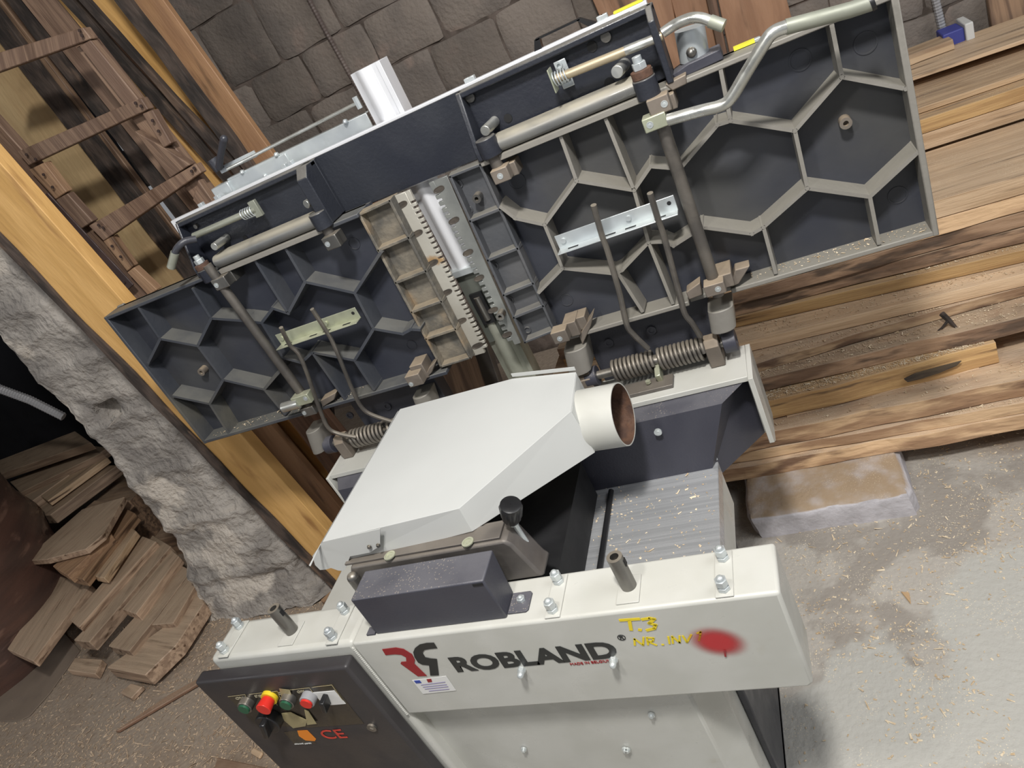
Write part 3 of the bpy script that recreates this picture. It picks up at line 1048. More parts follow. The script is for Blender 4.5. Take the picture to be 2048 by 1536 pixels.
# left (outfeed) table -------------------------------------------------
LX0, LX1 = -1.425, H(877, 729, 1, YR).x
ZB, ZT = .153, .563
lt_ribs = [[(275, 613), (320, 678), (395, 692), (422, 637), (386, 579)], [(320, 678), (296, 726)],
           [(422, 637), (490, 642), (523, 646), (545, 617), (576, 627), (610, 564), (569, 494)],
           [(509, 520), (576, 627)], [(610, 564), (709, 586), (760, 507)], [(709, 586), (747, 658), (805, 668), (822, 659), (838, 660)],
           [(747, 658), (709, 721), (624, 705), (603, 726), (566, 716), (523, 646)], [(709, 721), (747, 779)],
           [(624, 705), (689, 798)], [(395, 692), (446, 760), (419, 808), (347, 793)], [(446, 760), (528, 779), (559, 743), (566, 716)],
           [(419, 808), (456, 866)], [(528, 779), (569, 828)]]
L0 = H(716, 431, 1, YR)
L1_ = H(880, 722, 1, YR)
LT = make_table('outfeed_table', 'shorter left cast table standing on edge', LX0, (L0.x + L1_.x) / 2 + .01, ZB, ZT, lt_ribs, cast=M_CASTL)
rm = MB()
rm.box(LX0 - .0006, LX0 + .009, YR - .0014, YB + .0145, ZB - .0006, ZT + .0006)
rm.box(LX0, L1_.x, YR - .001, YB + .014, ZB, ZB + .010)
rm.box(LX0, L0.x, YR - .001, YB + .014, ZT - .009, ZT)
rm.build('table_rim', M_CASTL, LT, bevel=.002)
MB().box(LX0 - .002, LX0 + .02, YB + .006, YB + .016, ZB - .003, ZT + .003).build('table_edge', M_CAST, LT, bevel=.002)


def bolt_boss(parent, px, py, r=.010, m_=M_BLOCK, h=.020):
    c = H(px, py, 1, YB - h)
    bm = MB().pipe((c.x, YB, c.z), c, r, r * .45, 20)
    bm.cyl((c.x, YB, c.z), (c.x, YB - h * .5, c.z), r * .5)
    bm.build('threaded_boss', m_, parent)


bolt_boss(LT, 402, 745)
# ledge with five dusty pockets, then the toothed lip plate
def ledge(parent, tl, tr, br, bl, seps, m_, ytop=.612, ybase=.634, name='table_ledge'):
    """frame + cross bars as one casting around recessed pockets; corners are photo pixels"""
    q = [H(*p, 1, ytop) for p in (tl, tr, br, bl)]
    b_ = MB()
    base = [V(p.x, ybase, p.z) for p in q]
    b_.prism(base, (0, YB + .012 - ybase, 0))
    w_ = .006
    for i in range(4):
        rib_mesh(b_, [tuple(q[i]), tuple(q[(i + 1) % 4])], ytop, ybase + .002, w_, w_ + .002)
    for f in seps:
        a1 = q[0].lerp(q[3], f)
        a2 = q[1].lerp(q[2], f)
        rib_mesh(b_, [tuple(a1), tuple(a2)], ytop, ybase + .002, .007, .010)
    b_.build(name, m_, parent, bevel=.0015, seg=2)


ledge(LT, (718, 430), (779, 402), (940, 716), (882, 734), (.215, .42, .615, .80), M_LEDGE)


def lip(parent, tl, tr, br, bl, side, nteeth, m_, name, y=.636, slots=6, tooth_l=.011):
    """flat plate with teeth along one edge (side=+1: right edge, -1: left edge) and oval slots cut as dark pockets"""
    q = [H(*p, 1, y) for p in (tl, tr, br, bl)]
    za, zb_ = (q[0].z + q[1].z) / 2, (q[2].z + q[3].z) / 2
    if side > 0:
        xe = lambda z: q[1].x + (q[2].x - q[1].x) * (z - za) / (zb_ - za)
        xo = lambda z: q[0].x + (q[3].x - q[0].x) * (z - za) / (zb_ - za)
    else:
        xe = lambda z: q[0].x + (q[3].x - q[0].x) * (z - za) / (zb_ - za)
        xo = lambda z: q[1].x + (q[2].x - q[1].x) * (z - za) / (zb_ - za)
    s = side
    zs0 = za - .022
    pitch = (zs0 - (zb_ + .012)) / nteeth
    xin = lambda z: xe(z) - s * tooth_l
    mb_ = MB()
    # body
    pb = [V(xo(za), y, za), V(xin(za), y, za), V(xin(zb_), y, zb_), V(xo(zb_), y, zb_)]
    mb_.prism(pb, (0, .008, 0))
    mb_.box(*sorted((xin(za), xe(za))), y, y + .008, zs0, za)
    for i in range(nteeth):
        z1 = zs0 - pitch * (i + .42)
        z2 = zs0 - pitch * (i + 1)
        a1, a2 = sorted((xin((z1 + z2) / 2) - s * .001, xe((z1 + z2) / 2)))
        mb_.box(a1, a2, y, y + .008, z2, z1)
    o = mb_.build(name, m_, parent, 'toothed table lip plate', bevel=.0005, seg=1)
    # oval countersunk slots, sunk through a boolean-free inset: dark recessed cups with a bright edge
    return xe, xo, za, zb_, o


xe, xo, za, zb_, LIPL = lip(LT, (777, 399), (818, 379), (977, 700), (939, 718), 1, 31, M_LIP, 'lip_plate')


def slot(parent, px, py, w_, h_, y, tilt=0, m_=M_RUST):
    c = H(px, py, 1, y)
    n = 20
    pts = []
    for k in range(n):
        a = 2 * math.pi * k / n
        x = math.copysign(abs(math.cos(a)) ** .7, math.cos(a)) * w_ / 2
        z = math.sin(a) * h_ / 2
        ct, st = math.cos(tilt), math.sin(tilt)
        pts.append((c.x + x * ct - z * st, c.z + x * st + z * ct))
    vs = [V(x, y - .0009, z) for x, z in pts] + [V(c.x + (x - c.x) * .86, y - .0009, c.z + (z - c.z) * .80) for x, z in pts] + \
         [V(c.x + (x - c.x) * .80, y - .0003, c.z + (z - c.z) * .72) for x, z in pts]
    fs = [(i, (i + 1) % n, (i + 1) % n + n, i + n) for i in range(n)] + \
         [(i + n, (i + 1) % n + n, (i + 1) % n + 2 * n, i + 2 * n) for i in range(n)] + [tuple(range(2 * n, 3 * n))]
    fs = [tuple(reversed(f)) for f in fs]
    MB().add(vs, fs).build('slot', m_, parent)


for px, py in ((803, 410), (834, 467), (865, 526), (893, 585), (922, 642), (955, 691)):
    slot(LT, px, py, .030, .0125, .636, math.radians(8), M_SLOT)

# right (infeed) table -------------------------------------------------
RX1 = .354
rt_ribs = [[(1664, 52), (1684, 154), (1812, 178), (1822, 180)], [(1684, 154), (1590, 262), (1615, 377), (1740, 394), (1836, 305)],
           [(1740, 394), (1758, 486)], [(1590, 262), (1461, 242), (1441, 138)], [(1615, 377), (1527, 455), (1504, 468), (1405, 455), (1347, 492), (1328, 484), (1297, 485)],
           [(1527, 455), (1551, 545)], [(1461, 242), (1435, 250), (1360, 338), (1301, 333), (1268, 381)],
           [(1268, 381), (1153, 362), (1122, 276)], [(1268, 381), (1212, 240)], [(1268, 381), (1297, 485), (1244, 541), (1230, 548), (1125, 537)],
           [(1297, 485), (1345, 606)], [(1236, 547), (1284, 622)], [(1125, 537), (1089, 450), (1030, 437), (1002, 415)],
           [(1089, 450), (1153, 362)], [(1125, 537), (1078, 585)]]
RL0 = H(962, 331, 1, YR)
RL1 = H(1109, 662, 1, YR)
RT = make_table('infeed_table', 'longer right cast table standing on edge', (RL0.x + RL1.x) / 2 - .01, RX1, ZB, ZT, rt_ribs)
rm = MB()
rm.box(RX1 - .010, RX1 + .0006, YR - .0014, YB + .0145, ZB - .0006, ZT + .0006)
xs = [RL1.x, H(1245, 640, 1, YR).x, H(1375, 598, 1, YR).x, H(1465, 590, 1, YR).x, RX1]
rm.box(RL1.x - .01, xs[2], YR - .001, YB + .014, ZB, ZB + .010)
rm.box(xs[2], xs[3], YR + .02, YB + .014, ZB - .004, ZB + .006)
rm.box(xs[3], RX1, YR - .001, YB + .014, ZB, ZB + .010)
rm.box(RL0.x, RX1, YR - .001, YB + .014, ZT - .009, ZT)
rm.build('table_rim', M_CAST, RT, bevel=.002)
MB().box(RX1 - .014, RX1 + .003, YB + .002, YB + .018, ZB - .003, ZT + .003).build('table_edge', M_LIP_R, RT, bevel=.001)
bolt_boss(RT, 1692, 247)
ledge(RT, (900, 354), (960, 330), (1108, 662), (1050, 685), (.245, .475, .69, .835), M_LEDGE_R)
lip(RT, (858, 368), (893, 350), (1044, 690), (1018, 688), -1, 25, M_LIP_R, 'lip_plate')
for px, py in ((882, 379), (912, 441), (940, 505), (962, 556), (990, 620), (1018, 669)):
    slot(RT, px - 4, py, .026, .012, .636, math.radians(8), M_SLOT)
for px, py in ((953, 398), (1000, 634)):
    bolt_boss(RT, px, py, .009, M_STEEL, .035)
# raised casting rings and mould marks
for tb_, spots in ((LT, ((708, 487, .014), (823, 690, .013), (245, 665, .014))),
                   (RT, ((1033, 362, .018), (1133, 600, .014), (1731, 86, .018), (1795, 390, .016), (1600, 120, .018)))):
    for px, py, r_ in spots:
        c = H(px, py, 1, YB)
        MB().pipe((c.x, YB, c.z), (c.x, YB - .0012, c.z), r_, r_ * .86, 28).build('mould_ring', M_PLATE, tb_)
for y0_, px, py in ((0, 918, 368), (0, 938, 420), (0, 960, 475), (0, 990, 532), (0, 1020, 600), (0, 1055, 660)):
    c = H(px, py, 1, .633)
    MB().pipe((c.x, .634, c.z), (c.x, .6315, c.z), .008, .006, 16).build('mould_ring', M_LEDGE_R, RT)

# ------------------------------------------------------------------ hinge side: lugs, dark beam, springs
P(MB().box(-.975, -.72, .655, .70, .0, .165), 'hinge_beam', M_DARK, bevel=.003)
P(MB().box(-.33, -.055, .655, .70, .0, .165), 'hinge_beam', M_DARK, bevel=.003)
for px, py in ((1303, 660), (1218, 685), (700, 830), (775, 812)):
    c = H(px, py, 1, .654)
    P(MB().pipe(c + V(0, .001, 0), c + V(0, -.003, 0), .010, .006, 20).cyl(c, c + V(0, -.001, 0), .006), 'screw', M_DARK)


def lug(top_px, bot_px, wd, y0_, y1_, name='hinge_lug', extra=0):
    a_ = H(*top_px, 1, (y0_ + y1_) / 2)
    b_ = H(*bot_px, 1, (y0_ + y1_) / 2)
    pts = []
    n = 12
    for k in range(n + 1):       # rounded front
        g = math.pi * k / n
        pts.append(V(a_.x - wd / 2 * math.cos(g), y0_ + .018 - .018 * math.sin(g), a_.z))
    pts += [V(a_.x + wd / 2, y1_, a_.z), V(a_.x - wd / 2, y1_, a_.z)]
    mb_ = MB().prism(pts, (b_.x - a_.x, 0, b_.z - a_.z))
    return P(mb_, name, M_CAST, bevel=.002), a_, b_


AX = H(1345, 712, 1, .618).z
YA = .618
lug((1440, 606), (1447, 650), .050, .585, .655)
lug((1152, 686), (1163, 735), .052, .585, .655)
lug((845, 782), (862, 830), .046, .595, .655)
lug((630, 852), (645, 895), .044, .595, .655)
for x_, w_ in ((H(1460, 682, 1, YA).x, .026), (H(1188, 760, 1, YA).x, .026), (H(662, 888, 1, YA).x, .024), (H(850, 835, 1, YA).x, .024)):
    P(MB().pipe((x_ - w_ / 2, YA, AX), (x_ + w_ / 2, YA, AX), .023, .008, 28), 'hinge_eye', M_GUARD, bevel=.001)
for xa_, xb_ in ((H(1175, 758, 1, YA).x, H(1470, 680, 1, YA).x), (H(655, 890, 1, YA).x, H(850, 835, 1, YA).x)):
    P(MB().cyl((xa_, YA, AX), (xb_, YA, AX), .0095, 20), 'hinge_shaft', M_STEEL)


def spring(xa_, xb_, r_, wr, turns):
    pts = []
    n = int(turns * 18)
    for i in range(n + 1):
        t_ = i / n
        g = 2 * math.pi * turns * t_
        pts.append((xa_ + (xb_ - xa_) * t_, YA + r_ * math.cos(g), AX + r_ * math.sin(g)))
    return P(MB().tube(pts, wr, 8), 'coil_spring', M_BAR, sharp=60, label='thick black torsion spring')


sx = [H(px, py, 1, YA).x for px, py in ((1228, 742), (1308, 722), (1318, 716), (1408, 694))]
spring(sx[0], sx[1], .0215, .0042, 9.5)
spring(sx[2], sx[3], .0215, .0042, 10.5)
sx2 = [H(px, py, 1, YA).x for px, py in ((706, 876), (770, 858), (780, 855), (850, 838))]
spring(sx2[0], sx2[1], .0215, .0042, 8.5)
spring(sx2[2], sx2[3], .0215, .0042, 8.5)
P(MB().cyl((sx[1] - .01, YA, AX), (sx[2] + .01, YA, AX), .0125, 20), 'spring_collar', M_STEEL)


def foot(px, py, w_=.030):
    x_ = H(px, py, 1, YA).x
    pts = [V(x_ - w_ / 2, YA - .020, .001), V(x_ - w_ / 2, YA - .022, AX + .008), V(x_ - w_ / 2, YA - .012, AX + .022),
           V(x_ - w_ / 2, YA + .012, AX + .022), V(x_ - w_ / 2, YA + .022, AX + .008), V(x_ - w_ / 2, YA + .020, .001)]
    P(MB().prism(pts, (w_, 0, 0)), 'shaft_bracket', M_BLOCK, bevel=.002)


foot(1426, 692)
foot(1178, 762, .026)
foot(688, 884)
P(MB().box(H(1170, 800, 2, .01).x, H(1345, 762, 2, .01).x, .562, .605, .0006, .009), 'stop_plate', M_CARRIER, bevel=.001)
P(MB().cyl(H(1297, 766, 2, .012), H(1297, 766, 2, .012) + V(0, 0, .006), .006, 6), 'bolt', M_ZINCY)
P(MB().obox(H(1318, 748, 2, .02), (.012, .03, .03), Matrix.Rotation(.4, 3, 'X')), 'spring_clip', M_ZINCY, bevel=.002)


# --- bent torsion arms running up to the slotted angle brackets
def smooth_path(pts, n=6):
    pts = [Vector(p) for p in pts]
    out = []
    for i in range(len(pts) - 1):
        p0 = pts[max(i - 1, 0)]
        p1, p2 = pts[i], pts[i + 1]
        p3 = pts[min(i + 2, len(pts) - 1)]
        for k in range(n):
            t_ = k / n
            out.append(.5 * ((2 * p1) + (p2 - p0) * t_ + (2 * p0 - 5 * p1 + 4 * p2 - p3) * t_ ** 2 + (3 * p1 - p0 - 3 * p2 + p3) * t_ ** 3))
    out.append(pts[-1])
    return out


def arm(pxs, r_=.0058, name='torsion_arm', m_=M_BAR, label='bent round spring arm'):
    pts = [H(px, py, 1, y) for px, py, y in pxs]
    return P(MB().tube(smooth_path(pts, 4), r_, 10), name, m_, label=label)


arm([(1187, 410, .560), (1203, 468, .572), (1216, 505, .578), (1240, 590, .583), (1253, 648, .585), (1266, 668, .588), (1296, 697, .598)])
arm([(1300, 386, .560), (1316, 438, .572), (1330, 480, .578), (1359, 590, .583), (1370, 628, .585), (1384, 646, .588), (1400, 672, .598)])
arm([(562, 655, .560), (580, 690, .572), (603, 718, .578), (640, 820, .583), (657, 856, .587), (680, 868, .590), (712, 874, .598)], .0050)
arm([(624, 618, .560), (650, 658, .572), (668, 690, .578), (706, 782, .583), (724, 815, .587), (745, 830, .590), (790, 845, .598)], .0050)


def angle_bracket(p0, p1, m_, hgt=.030, dep=.026, y=.600):
    a_ = H(*p0, 1, y)
    b_ = H(*p1, 1, y)
    t_ = .0022
    z0_ = (a_.z + b_.z) / 2
    mb_ = MB().box(a_.x, b_.x, y, y + t_, z0_, z0_ + hgt).box(a_.x, b_.x, y - dep, y, z0_, z0_ + t_)
    o_ = P(mb_, 'angle_bracket', m_, label='zinc plated slotted angle bracket', bevel=.0008)
    L_ = b_.x - a_.x
    for f in (.13, .45, .62, .86):
        x_ = a_.x + L_ * f
        MB().box(x_ - L_ * .045, x_ + L_ * .045, y - dep * .62, y - dep * .38, z0_ + t_, z0_ + t_ + .0004).build('slot', M_BLACKM, o_)
    for f in (.06, .62):
        x_ = a_.x + L_ * f
        MB().cyl((x_, y, z0_ + hgt * .55), (x_, y - .004, z0_ + hgt * .55), .005, 12).build('screw', m_, o_)
    x_ = a_.x + L_ * .95
    MB().cyl((x_, y - .0004, z0_ + hgt * .6), (x_, y + .0004, z0_ + hgt * .6), .004, 14).build('hole', M_BLACKM, o_)
    return o_


angle_bracket((1120, 500), (1357, 420), M_ZINC)
angle_bracket((563, 690), (722, 636), M_ZINCY, hgt=.028)

# --- clamping shafts with their blocks and handles
def shaft(p0, p1, y0_, y1_, r_=.0115, r2=.0115):
    a_, b_ = H(*p0, 1, y0_), H(*p1, 1, y1_)
    return P(MB().tube([a_, b_], [r_, r2], 20), 'clamping_shaft', M_BAR, label='worn round clamping shaft')


def block(px, py, y, w_=.036, h_=.026, d_=.034, m_=None, screw=(-.2, 0), name='clamp_block', rot=0):
    c = H(px, py, 1, y)
    mt = Matrix.Rotation(rot, 3, 'Z')
    o = P(MB().obox(c + V(0, d_ / 2, 0), (w_, d_, h_), mt), name, m_ or M_BLOCK, bevel=.0018)
    if screw is not None:
        f = mt @ V(screw[0] * w_, -d_ / 2, screw[1] * h_)
        q = c + V(0, d_ / 2, 0) + f
        dr = mt @ V(0, -1, 0)
        MB().pipe(q, q + dr * .0008, .0058, .0045, 16).cyl(q, q + dr * .0004, .0042, 16).cyl(q, q + dr * .0012, .0020, 6) \
            .build('screw', M_ZINC, o)
    return o


shaft((1310, 205), (1437, 590), .582, .592)
shaft((414, 530), (622, 812), .588, .592, .0105)
# tops of the shafts: cast collar, brown washer and nut
def shaft_top(px, py, y, s=1.0):
    c = H(px, py, 1, y)
    P(MB().cyl(c, c + V(0, 0, .034 * s), .020 * s, 24), 'shaft_collar', M_FENCE, bevel=.002)
    P(MB().cyl(c + V(0, 0, .0342 * s), c + V(0, 0, .048 * s), .018 * s, 24), 'washer', M_RUST, bevel=.001)
    P(MB().cyl(c + V(0, 0, .0482 * s), c + V(0, 0, .060 * s), .0125 * s, 6).cyl(c + V(0, 0, .06 * s), c + V(0, 0, .070 * s), .008 * s, 14),
      'nut', M_ZINC, bevel=.0008)


shaft_top(1300, 195, .590)
shaft_top(425, 560, .595, .9)
for px, py in ((986, 312), (652, 455)):
    c = H(px, py, 1, .600)
    P(MB().cyl(c, c + V(0, 0, .036), .020, 24), 'shaft_collar', M_FENCE, bevel=.002)
    P(MB().cyl(c + V(0, 0, -.03), c, .0115, 18), 'shaft_stub', M_BAR)
block(1318, 212, .560, .036, .028, .030, screw=(.25, 0))
block(1310, 246, .556, .040, .024, .032, M_ZINCY, screw=(-.22, 0))
block(1334, 208, .588, .030, .026, .05, None, None)
block(1001, 352, .575, .034, .026, .032, screw=(-.02, 0))
block(1022, 340, .598, .024, .026, .04, None, None)
block(1430, 580, .560, .038, .024, .032, screw=(.15, 0))
block(1450, 563, .585, .030, .028, .06, None, None)
block(1120, 675, .566, .034, .028, .032, screw=(-.05, -.1))
block(1142, 660, .590, .030, .034, .05, None, None)
block(1160, 648, .605, .030, .030, .04, None, None)
block(662, 486, .575, .036, .028, .034, M_STEEL, screw=(-.25, 0))
block(440, 568, .576, .040, .026, .034, M_STEEL, screw=(-.28, 0))
block(457, 555, .600, .030, .028, .04, M_STEEL, None)
block(602, 802, .566, .052, .026, .026, M_ZINCY, screw=(.3, .1))
block(616, 824, .575, .040, .024, .030, M_STEEL, screw=(-.3, 0))
block(828, 762, .575, .038, .030, .034, screw=(-.3, -.2))
block(838, 745, .598, .034, .040, .045, None, None)
a_ = H(567, 815, 1, .570)
P(MB().cyl(a_, a_ + V(.05, 0, 0), .0125, 20), 'stub_rod', M_CHROME)
# wedge shaped wooden packers jammed at the hinge
for nm, q in (('cast_pad', ((1372, 585), (1400, 565), (1405, 590), (1378, 600))), ('cast_pad', ((1470, 540), (1500, 532), (1478, 568), (1462, 575))),
              ('cast_pad', ((640, 802), (672, 785), (668, 800), (645, 815))), ('cast_pad', ((1158, 672), (1186, 628), (1182, 652), (1165, 690))),
              ('cast_pad', ((845, 765), (858, 735), (872, 722), (864, 745))), ('cast_pad', ((1330, 170), (1372, 148), (1374, 168), (1345, 182)))):
    P(MB().prism([H(px, py, 1, .600) for px, py in q], (0, .03, 0)), nm, M_BLOCK, bevel=.002)

# big bent handle on the right
hp = [(1336, 240, .548), (1400, 222, .540), (1440, 212, .536), (1462, 196, .534), (1490, 150, .530), (1528, 88, .526),
      (1545, 66, .526), (1572, 54, .528), (1640, 36, .532), (1700, 20, .536), (1742, 6, .540)]
pts = [H(*q[:2], 1, q[2]) for q in hp]
P(MB().tube(smooth_path(pts, 4), .0098, 16), 'clamping_handle', M_CHROME, label='long bent bright steel handle')
P(MB().tube([pts[7], pts[8], pts[9], pts[10]], .0112, 18), 'handle_sleeve', M_RAIL, label='worn sleeve on the handle')
P(MB().cyl(pts[10] + V(-.002, 0, 0), pts[10] + V(.004, 0, .001), .0125, 18), 'handle_cap', M_BLACK)

# --- fence folded along the upper edge
FZ0, FZ1 = .560, .690
fx0, fx1 = -1.135, .004
FEN = P(MB().box(fx0 + .02, fx1 - .03, .664, .672, FZ0, FZ1 - .003), 'fence', M_FENCE, label='charcoal fence plate')
MB().box(fx0, fx1, .673, .690, FZ0 - .004, FZ1 + .002).build('fence_extrusion', M_ALU, FEN, 'aluminium fence face', bevel=.0015)


def pf(px, py, y):
    return H(px, py, 1, y)


def bracket(xa_, xb_, z0_, z1_, wl, wr, y0_=.598, y1_=.664, lcut=0, name='fence_bracket'):
    """open casting: back web, end walls, top flange, rounded bottom bar"""
    o_ = P(MB().box(xa_, xb_, y1_ - .010, y1_, z0_, z1_), name, M_FENCE, label='charcoal cast fence bracket', bevel=.002)
    MB().box(xa_, xb_, y1_ - .030, y1_ - .009, z1_ - .012, z1_).build('top_flange', M_FENCE, o_, bevel=.003)
    MB().prism([V(xa_, y1_ - .010, z0_), V(xa_, y1_ - .010, z1_), V(xa_, y1_ - .03, z1_), V(xa_, y0_, z0_ + .02), V(xa_, y0_, z0_)],
               (wl, 0, 0)).build('end_wall', M_FENCE, o_, bevel=.002)
    MB().prism([V(xb_, y1_ - .010, z0_), V(xb_, y1_ - .010, z1_), V(xb_, y1_ - .045, z1_), V(xb_, y0_, z1_ - .02), V(xb_, y0_, z0_)],
               (-wr, 0, 0)).build('end_wall', M_FENCE, o_, bevel=.002)
    return o_


xb0, xb1 = pf(955, 300, .62).x, pf(1340, 130, .62).x
RBK = bracket(xb0, xb1, .565, .687, .010, .011)
xa0, xa1 = pf(375, 500, .62).x, pf(665, 420, .62).x
LBK = bracket(xa0, xa1, .565, .687, .006, .026)


def half_bar(xa_, xb_, y_, z_, r_, parent):
    n = 12
    pr = []
    for k in range(n + 1):
        g = math.pi / 2 + math.pi * 1.15 * k / n
        pr.append(V(xa_, y_ + r_ * math.cos(g), z_ + r_ * math.sin(g)))
    pr.append(V(xa_, y_ + .03, z_ - r_))
    pr.append(V(xa_, y_ + .03, z_ + r_))
    MB().prism(pr, (xb_ - xa_, 0, 0)).build('rounded_bar', M_BARHI, parent, 'dusty rounded lower bar, highlight put in as a paler colour')
    MB().box(xa_, xb_, y_ - r_, y_ + .02, z_ - r_ - .012, z_ - r_ - .001).build('lower_strip', M_CAST, parent, bevel=.001)


half_bar(xb0 + .035, xb1 - .03, .612, .580, .0145, RBK)
half_bar(xa0 + .06, xa1 - .03, .612, .580, .0145, LBK)
# plate wedge under the right end that carries the bright bush
P(MB().prism([pf(1345, 150, .62), pf(1375, 128, .62), pf(1440, 98, .62), pf(1448, 118, .62), pf(1390, 145, .62), pf(1352, 162, .62)], (0, .05, 0)),
  'bush_bracket', M_GUARD, bevel=.002)
c = pf(1385, 120, .655)
P(MB().cyl(c + V(.004, 0, 0), c + V(.010, .0, .050), .025, 28), 'clamp_bush', M_ZINC, label='bright zinc plated clamping bush')
P(MB().cyl(pf(1383, 105, .628), pf(1383, 105, .64), .006, 12).dome(pf(1383, 105, .628), (0, -1, 0), .009), 'bolt', M_STEEL)
# locating pins
for (bx, by, tx, ty, r_) in ((1250, 128, 1234, 144, .0105), (990, 242, 970, 262, .0095), (648, 385, 612, 409, .0085), (455, 474, 428, 494, .0085)):
    a_ = pf(bx, by, .654)
    b_ = pf(tx, ty, .600)
    P(MB().cyl(a_, b_, r_, 20), 'locating_pin', M_CHROME, bevel=.001)
for px, py, r_ in ((1219, 166, .009), (1016, 236, .008), (941, 194, .009), (1212, 73, .009), (1184, 93, .009), (491, 476, .006), (566, 356, .005),
                   (393, 452, .005)):
    c = pf(px, py, .6535)
    mt_ = M_BLACKM if (px, py) in ((1219, 166), (1016, 236), (491, 476), (1184, 93)) else M_STEEL
    P(MB().cyl(c, c + V(0, -.0012 if mt_ == M_BLACKM else -.005, 0), r_, 18), 'bore' if mt_ == M_BLACKM else 'screw', mt_)
# rods with return springs
def spring_rod(p0, p1, y, r_, m_, sp0_, sp1_):
    a_, b_ = pf(*p0, y), pf(*p1, y)
    P(MB().cyl(a_, b_, r_, 16), 'locking_rod', m_, label='slim locking rod')
    s0, s1 = pf(*sp0_, y), pf(*sp1_, y)
    ax_ = (s1 - s0).normalized()
    u_ = ax_.orthogonal().normalized()
    v_ = ax_.cross(u_)
    pp = []
    for i in range(91):
        g = 2 * math.pi * 5 * i / 90
        pp.append(s0.lerp(s1, i / 90) + (u_ * math.cos(g) + v_ * math.sin(g)) * r_ * 1.5)
    P(MB().tube(pp, .0013, 6), 'return_spring', M_ZINC)


spring_rod((1112, 158), (1325, 72), .615, .0078, M_TAN, (1108, 160), (1136, 148))
P(MB().cyl(pf(1250, 102, .6148), pf(1322, 73, .6148), .0080, 16), 'rod_end', M_CHROME)
c = pf(1106, 160, .612)
P(MB().obox(c, (.0022, .030, .040), Matrix.Identity(3)), 'spring_plate', M_ZINCY, bevel=.0005)
c = pf(1128, 148, .640)
P(MB().box(c.x - .011, c.x + .011, .640, .6425, c.z - .024, c.z + .024), 'rod_bracket', M_ZINC, bevel=.002)
P(MB().pipe(pf(1118, 131, .639), pf(1118, 131, .639) + V(0, -.003, 0), .0062, .0035, 16), 'screw', M_ZINC)
spring_rod((388, 472), (512, 418), .622, .0072, M_RAIL, (486, 430), (510, 420))
c = pf(512, 417, .622)
P(MB().obox(c, (.018, .010, .036), Matrix.Identity(3)), 'spring_plate', M_RAIL, bevel=.001)
# small handles at both ends
hp = [(1325, 66, .612), (1345, 52, .612), (1362, 43, .608), (1382, 36, .604), (1402, 36, .600), (1420, 42, .596), (1448, 52, .590)]
pts = [pf(*q[:2], q[2]) for q in hp]
P(MB().tube(smooth_path(pts, 4), .0085, 14), 'locking_handle', M_CHROME, label='short bent locking handle, right end')
P(MB().tube([pts[5], pts[6]], .0100, 14), 'handle_sleeve', M_RAIL)
hp = [(392, 560 - 82, .60), (372, 482, .585), (360, 490, .575), (350, 505, .570), (342, 535, .565)]
pts = [pf(*q[:2], q[2]) for q in hp]
P(MB().tube(smooth_path(pts, 4), .0078, 14), 'locking_handle', M_DARK, label='short bent locking handle, left end')
P(MB().tube([pts[3], pts[4]], .0092, 14), 'handle_sleeve', M_RAIL)
# fittings along the top edge
def zt(px, py):
    return H(px, py, 1, .682)


for px, py in ((585, 332), (440, 402), (408, 417), (574, 340), (948, 165), (940, 170), (1212, 42), (1205, 48), (1515, 85), (1528, 82)):
    c = zt(px, py)
    c.z = FZ1 + .002
    if px > 1400:
        c = H(px, py, 1, .66)
    P(MB().box(c.x - .006, c.x + .006, c.y - .006, c.y + .006, c.z, c.z + .008), 'edge_clip', M_ZINC, bevel=.001)
a_, b_ = zt(1232, 38), zt(1290, 14)
P(MB().box(a_.x, b_.x, .674, .690, FZ1 + .0025, FZ1 + .006), 'end_tag', M_YTAG, label='yellow tag on the fence edge')
a_, b_ = H(1470, 108, 1, .655), H(1512, 92, 1, .655)
P(MB().box(a_.x, b_.x, .650, .664, ZT + .001, ZT + .006), 'end_tag', M_YTAG, label='yellow tag on the right table edge')
hd = [(1078, 106), (1072, 78), (1160, 37), (1187, 62)]
q = [H(px, py, 1, .684) for px, py in hd]
q[0].z = q[3].z = FZ1 + .002
P(MB().box(q[1].x, q[2].x, .676, .692, q[1].z - .002, q[1].z + .001), 'grip_bar', M_BLACK, label='flat black handle on the fence edge')
P(MB().prism([q[0] + V(-.005, -.008, 0), q[1] + V(-.002, -.008, 0), q[1] + V(.008, -.008, 0), q[0] + V(.010, -.008, 0)], (0, .016, 0)), 'grip_post', M_BLACK)
P(MB().prism([q[3] + V(-.004, -.008, 0), V(q[2].x - .006, .676, q[1].z), V(q[2].x + .001, .676, q[1].z), q[3] + V(.010, -.008, 0)], (0, .016, 0)), 'grip_post', M_BLACK)

# --- vertical guide rail behind the fence and its zinc arm
xr0, xr1 = -.567, -.492
rl = MB()
n = 10
prof = [(xr0, .735), (xr0, .705), (xr0 + .012, .702)] + \
       [(xr0 + .014 + (.034) * i / 8, .700 - .010 * math.sin(math.pi * i / 8)) for i in range(9)] + \
       [(xr0 + .050, .702), (xr1 - .012, .700), (xr1 - .010, .692), (xr1, .692), (xr1, .735)]
rl.prism([V(x, y, .34) for x, y in prof], (0, 0, .453))
P(rl, 'guide_rail', M_ALU, label='upright aluminium guide rail', bevel=.0006)
rl = MB().prism([V(x - .004, y + .004, -.05) for x, y in prof], (0, 0, .26))
P(rl, 'guide_rail', M_RAIL, label='dirty lower length of the guide rail')
P(MB().box(-.575, -.500, .685, .72, .335, .350), 'rail_clamp', M_ZINC, bevel=.001)
P(MB().box(-.565, -.505, .698, .725, .155, .333), 'rail_insert', M_GREENBAR)
